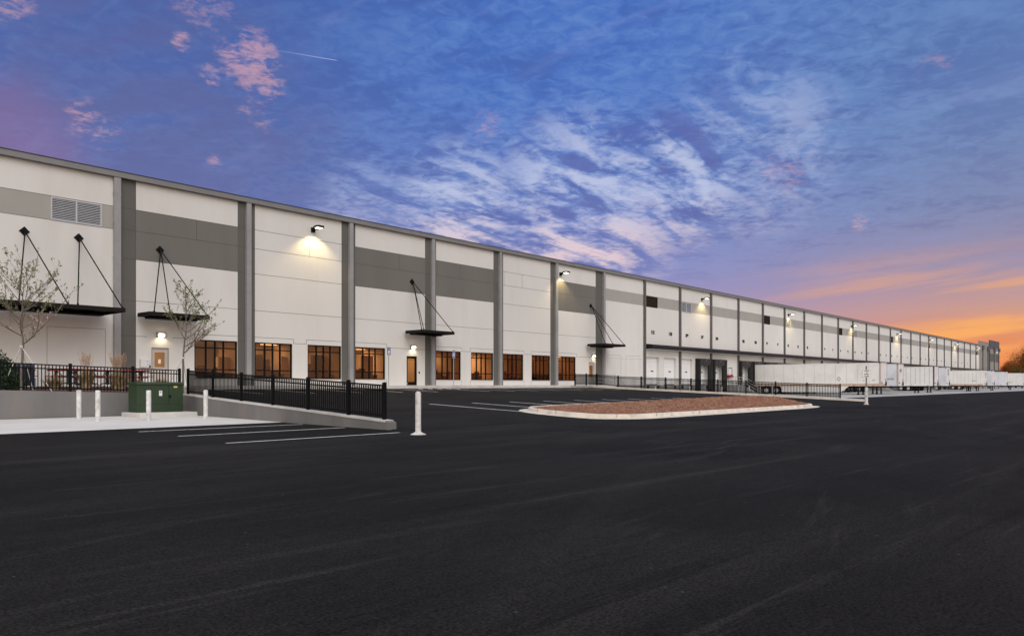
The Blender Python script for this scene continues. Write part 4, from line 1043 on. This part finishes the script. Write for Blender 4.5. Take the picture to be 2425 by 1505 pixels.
# ================================================================== PATIO: tables, bin, plants
def picnic(u, nn_, lab, rz=0):
    t_ = thing('picnic_table', (u, nn_, 1.195), lab, 'picnic table', 'red picnic tables on the patio', rz)
    m = MB(); m.box(-.70, .70, -.36, .36, .735, .775); m.box(-.71, .71, -.37, -.34, .70, .735); m.box(-.71, .71, .34, .37, .70, .735); m.build('table_top', red_m, t_, bevel=.01)
    for s_ in (-1, 1): m = MB(); m.box(-.66, .66, s_*.68-.13, s_*.68+.13, .43, .47); m.build('bench_seat', red_m, t_, bevel=.01)
    for x in (-.42, .42):
        m = MB(); m.box(x-.045, x+.045, -.09, .09, .05, .73); m.beam((x, -.70, .40), (x, .70, .40), .05, .05)
        m.beam((x, -.06, .72), (x+(.3 if x < 0 else -.3), 0, .45), .03, .03)
        pts = [(x, -.62, .03), (x, -.45, .10), (x, 0, .13), (x, .45, .10), (x, .62, .03)]
        for p, q in zip(pts, pts[1:]): m.tube(p, q, .028, n=8)
        m.build('leg', navy_m, t_)
picnic(11.35, 40.6, 'red topped picnic table nearest the left edge beside the blue bin')
picnic(13.25, 40.0, 'red picnic table with navy legs, second from the left behind the fence')
picnic(13.05, 37.9, 'red picnic table set nearer the fence than its neighbours', .35)
picnic(14.75, 40.0, 'red picnic table behind the tall plumed grass', .2)
picnic(16.1, 39.4, 'rightmost red picnic table, in front of the dark grey wall strip')
bin_ = thing('trash_bin', (9.95, 34.6, 1.1), 'dark blue trash bin behind the fence beside the staked tree', 'bin')
m = MB(); m.box(-.27, .27, -.27, .27, .1, .78); m.build('body', navy_m, bin_, bevel=.03)
m = MB(); m.prism([(-.30, .78), (.30, .78), (.30, .98), (-.18, 1.0), (-.30, .92)], 0, -.30, .30); m.build('lid', mat('slate_blue_plastic', (.03, .05, .08), .5), bin_, bevel=.02)
for x in (-.32, .32): m = MB(); m.box(x-.06, x+.06, -.18, .18, .02, .42); m.build('side_panel', mat('pale_blue_plastic', (.25, .32, .42), .5), bin_, bevel=.02)

def leaf(m, c, s_, mi=0):
    q = Vector((random.gauss(0, 1), random.gauss(0, 1), random.gauss(0, 1))).normalized()*s_; w_ = q.orthogonal().normalized(); w_.rotate(Matrix.Rotation(random.uniform(0, 6.28), 3, q)); w_ *= s_*.45
    c = Vector(c); m.face([c-q, c+w_, c+q, c-w_], mi)
def young_tree(loc, H, spread, lab, seed, trunk_h=1.45):
    random.seed(seed)
    t_ = thing('young_tree', loc, lab, 'tree', 'staked young trees behind the fence')
    tb = MB(); lb = MB()
    def leaves(p, d, k):
        for _ in range(k):
            c = p+d*random.uniform(-.05, .04)+Vector((random.gauss(0, .028), random.gauss(0, .028), random.gauss(0, .028)))
            leaf(lb, c, random.uniform(.03, .055), 1 if (random.random() < .40 and c.z < H*.62) else 0)
    def limb(p, d, r, l, lev):
        n = max(4, int(l/.13)); seg = l/n; p = Vector(p)
        for i in range(n):
            d = (d+Vector((random.gauss(0, .07), random.gauss(0, .07), random.gauss(.035, .04)))).normalized()
            q = p+d*seg; r2 = max(.0028, r*(1-.75/n)); tb.tube(p, q, r, r2, n=6 if r > .01 else 4, caps=False)
            if lev == 0 and i > 0 and random.random() < .80:
                a0 = random.uniform(0, 2*PI); o = Vector((math.cos(a0), math.sin(a0), random.uniform(.1, .8))).normalized()
                limb(q, (d*.7+o*.7).normalized(), r2*.5, l*random.uniform(.16, .34), 1)
            if lev == 1 and random.random() < .48: leaves(q, d, random.choice((1, 2, 3)))
            if lev == 0 and i > n*.5 and random.random() < .5: leaves(q, d, 2)
            p, r = q, r2
        leaves(p, d, 4 if lev else 6)
    p = Vector((0, 0, 0)); r = .05; k = 14
    for i in range(k):
        q = p+Vector((random.gauss(0, .012)+.008, random.gauss(0, .012), H*.86/k)); r2 = .05*(1-(i+1)/k)**.8+.006
        tb.tube(p, q, r, r2, n=8, caps=False)
        if q.z > trunk_h:
            t = (q.z-trunk_h)/(H*.86-trunk_h)
            for _ in range(2 if t < .5 else 3):
                a0 = random.uniform(0, 2*PI); l = spread*(1.15-.70*t)*random.uniform(.65, 1.15)
                limb(q, Vector((math.cos(a0), math.sin(a0), random.uniform(.35, .7)+.6*t)).normalized(), r2*.5+.004, l, 0)
        p, r = q, r2
    tb.build('trunk', bark_m, t_, norm=False); lb.build('crown', [leafg, blossom], t_, norm=False)
    for a0 in (-.55, 2.0, .9):
        m = MB(); m.tube((0, 0, trunk_h-.05), (1.05*math.cos(a0), 1.05*math.sin(a0), -.05), .017, n=5); m.build('guy_strap', mat('white_strap', (.75, .75, .72), .7), t_)
    m = MB(); m.tube((0, 0, trunk_h-.07), (0, 0, trunk_h-.02), .055, .05, n=8); m.build('tie_band', mat('white_strap', (.75, .75, .72), .7), t_)
young_tree((9.26, 32.5, .97), 4.85, 2.45, 'young blossoming tree with white guy straps at the left edge', 3, 1.75)
young_tree((15.1, 31.9, .78), 4.85, 1.75, 'slim leafing tree in front of the beige door and its canopy', 11, 1.65)
random.seed(5)
def grassclump(u, nn_, h, r, lab, plume):
    t_ = thing('ornamental_grass', (u, nn_, 1.05), lab, 'grass clump', 'dry ornamental grasses behind the fence')
    m = MB(); pl_ = MB()
    for i in range(420):
        a0 = random.uniform(0, 2*PI); b0 = random.random()**.7; q0 = .24*random.random()**.5*r/.45; x0, y0 = q0*math.cos(a0), q0*math.sin(a0)
        L_ = h*random.uniform(.35, .72); o = r*1.1*b0; k = 4; prev = Vector((x0, y0, 0)); w_ = .008
        px_, py_ = -math.sin(a0)*w_, math.cos(a0)*w_
        for j in range(1, k+1):
            t = j/k; c = Vector((x0+math.cos(a0)*o*t*t, y0+math.sin(a0)*o*t*t, L_*t*(1-.42*t*b0)))
            wj = 1-t*.8; m.face([(prev.x-px_, prev.y-py_, prev.z), (prev.x+px_, prev.y+py_, prev.z), (c.x+px_*wj, c.y+py_*wj, c.z), (c.x-px_*wj, c.y-py_*wj, c.z)], 0 if random.random() < .72 else 1); prev = c
    for i in range(plume):
        a0 = random.uniform(0, 2*PI); o = r*random.uniform(.1, .8); top = Vector((math.cos(a0)*o, math.sin(a0)*o*.6, h*random.uniform(.85, 1.05)))
        pl_.tube((0, 0, .3), top*.82, .004, .003, n=3, caps=False)
        for j in range(44):
            c = top*(.72+.28*j/44)+Vector((random.gauss(0, .022), random.gauss(0, .022), random.gauss(0, .012))); leaf(pl_, c, random.uniform(.014, .026))
    m.build('blades', [straw, strawg], t_, norm=False)
    if plume: pl_.build('plumes', mat('tan_plume', (.50, .33, .21), .9, .2, 10), t_, norm=False)
for args in ((11.1, 34.9, 1.0, .5, 'dry grass clump without plumes beside the blue bin', 0), (12.45, 35.2, 1.55, .42, 'tall narrow dry grass with upright plumes above the fence', 22),
             (13.85, 35.4, 1.55, .55, 'widest dry grass clump with arching plumes in front of the dark wall strip', 34), (14.9, 36.0, .85, .34, 'low dry grass clump behind the left half of the cabinet', 0), (16.1, 36.2, .85, .34, 'low dry grass clump in front of the beige door', 0)):
    grassclump(*args)
def bush(loc, rx, rz, lab, n=2600, s0=.05, mt=None, name='shrub', group=None):
    t_ = thing(name, loc, lab, 'shrub', group); m = MB()
    for _ in range(n):
        while True:
            p = Vector((random.uniform(-1, 1), random.uniform(-1, 1), random.uniform(0, 1)))
            if p.length < 1 and p.length > .45: break
        k = 1+.28*mn.noise(p*2.7+Vector(loc)); leaf(m, (p.x*rx*k, p.y*rx*k, p.z*rz*k), random.uniform(s0*.6, s0*1.3))
    m.build('foliage', mt or bushl, t_, norm=False)
    m = MB()
    for _ in range(8): a0 = random.uniform(0, 6.28); m.tube((0, 0, 0), (math.cos(a0)*rx*.5, math.sin(a0)*rx*.5, rz*.6), .02, .008, n=5)
    m.build('stem', dbark_m, t_)
bush((8.75, 33.9, .95), 1.0, 1.5, 'dark green leafy shrub at the left edge behind the fence', 6500, .06)
bush((7.2, 33.4, .95), 1.1, 1.5, 'tall dark shrub half out of the picture at the left edge', 4200, .055)
bush((14.0, 33.4, .92), .26, .25, 'tiny low dark shrub in the mulch under the picnic tables', 500, .035)
bush((10.1, 36.3, 1.1), .45, .28, 'low green shrub at the foot of the staked tree', 900, .035)

# ================================================================== FAR TREES
def big_tree(loc, H, R, lab, mt, n, s0, seed, group):
    random.seed(seed); t_ = thing('broadleaf_tree', loc, lab, 'tree', group)
    tb = MB(); tb.tube((0, 0, -1), (0, 0, H*.42), H*.032, H*.02, n=10)
    cl = []
    for i in range(22):
        a0 = random.uniform(0, 6.28); e = random.uniform(.15, 1.2); rr = random.uniform(.35, 1.0)
        c = Vector((math.cos(a0)*math.cos(e)*R*rr, math.sin(a0)*math.cos(e)*R*rr, H*.52+math.sin(e)*H*.42*rr)); cl.append((c, R*random.uniform(.22, .40)))
        tb.tube((0, 0, H*random.uniform(.25, .42)), c, H*.010, H*.003, n=5)
    m = MB()
    for _ in range(n):
        c, r = random.choice(cl); p = Vector((random.gauss(0, .5), random.gauss(0, .5), random.gauss(0, .42)))*r
        leaf(m, c+p, random.uniform(s0*.6, s0*1.4))
    tb.build('trunk', dbark_m, t_); m.build('crown', mt, t_, norm=False)
def at_px(x, Z_):
    X_ = (x-1212)/1800*Z_; return .6594*X_+.7518*Z_, -.7518*X_+.6594*Z_
for i, (x, Z_, H, R, mt, lab) in enumerate(((2440, 255, 14.5, 7.0, autumn, 'largest rust orange tree at the right edge beyond the trailers'), (2405, 285, 11.0, 5.5, autumn, 'orange tree just left of the largest one at the right edge'),
        (2388, 262, 8.0, 3.6, autumn, 'small open orange tree nearest the end of the warehouse'), (2420, 240, 6.5, 4.5, autumn_g, 'low olive green tree behind the last two trailers'),
        (2372, 320, 6.6, 5.5, darktree, 'low dark tree touching the end of the warehouse'), (2395, 330, 7.5, 6.5, darktree, 'low dark tree behind the orange trees'), (2470, 270, 15, 8, autumn, 'orange tree beyond the right edge'))):
    u, nn_ = at_px(x, Z_)
    big_tree((u, nn_, 0), H, R, lab, mt, 9000, .16 if mt != darktree else .24, 40+i, 'trees beyond the far end of the warehouse')
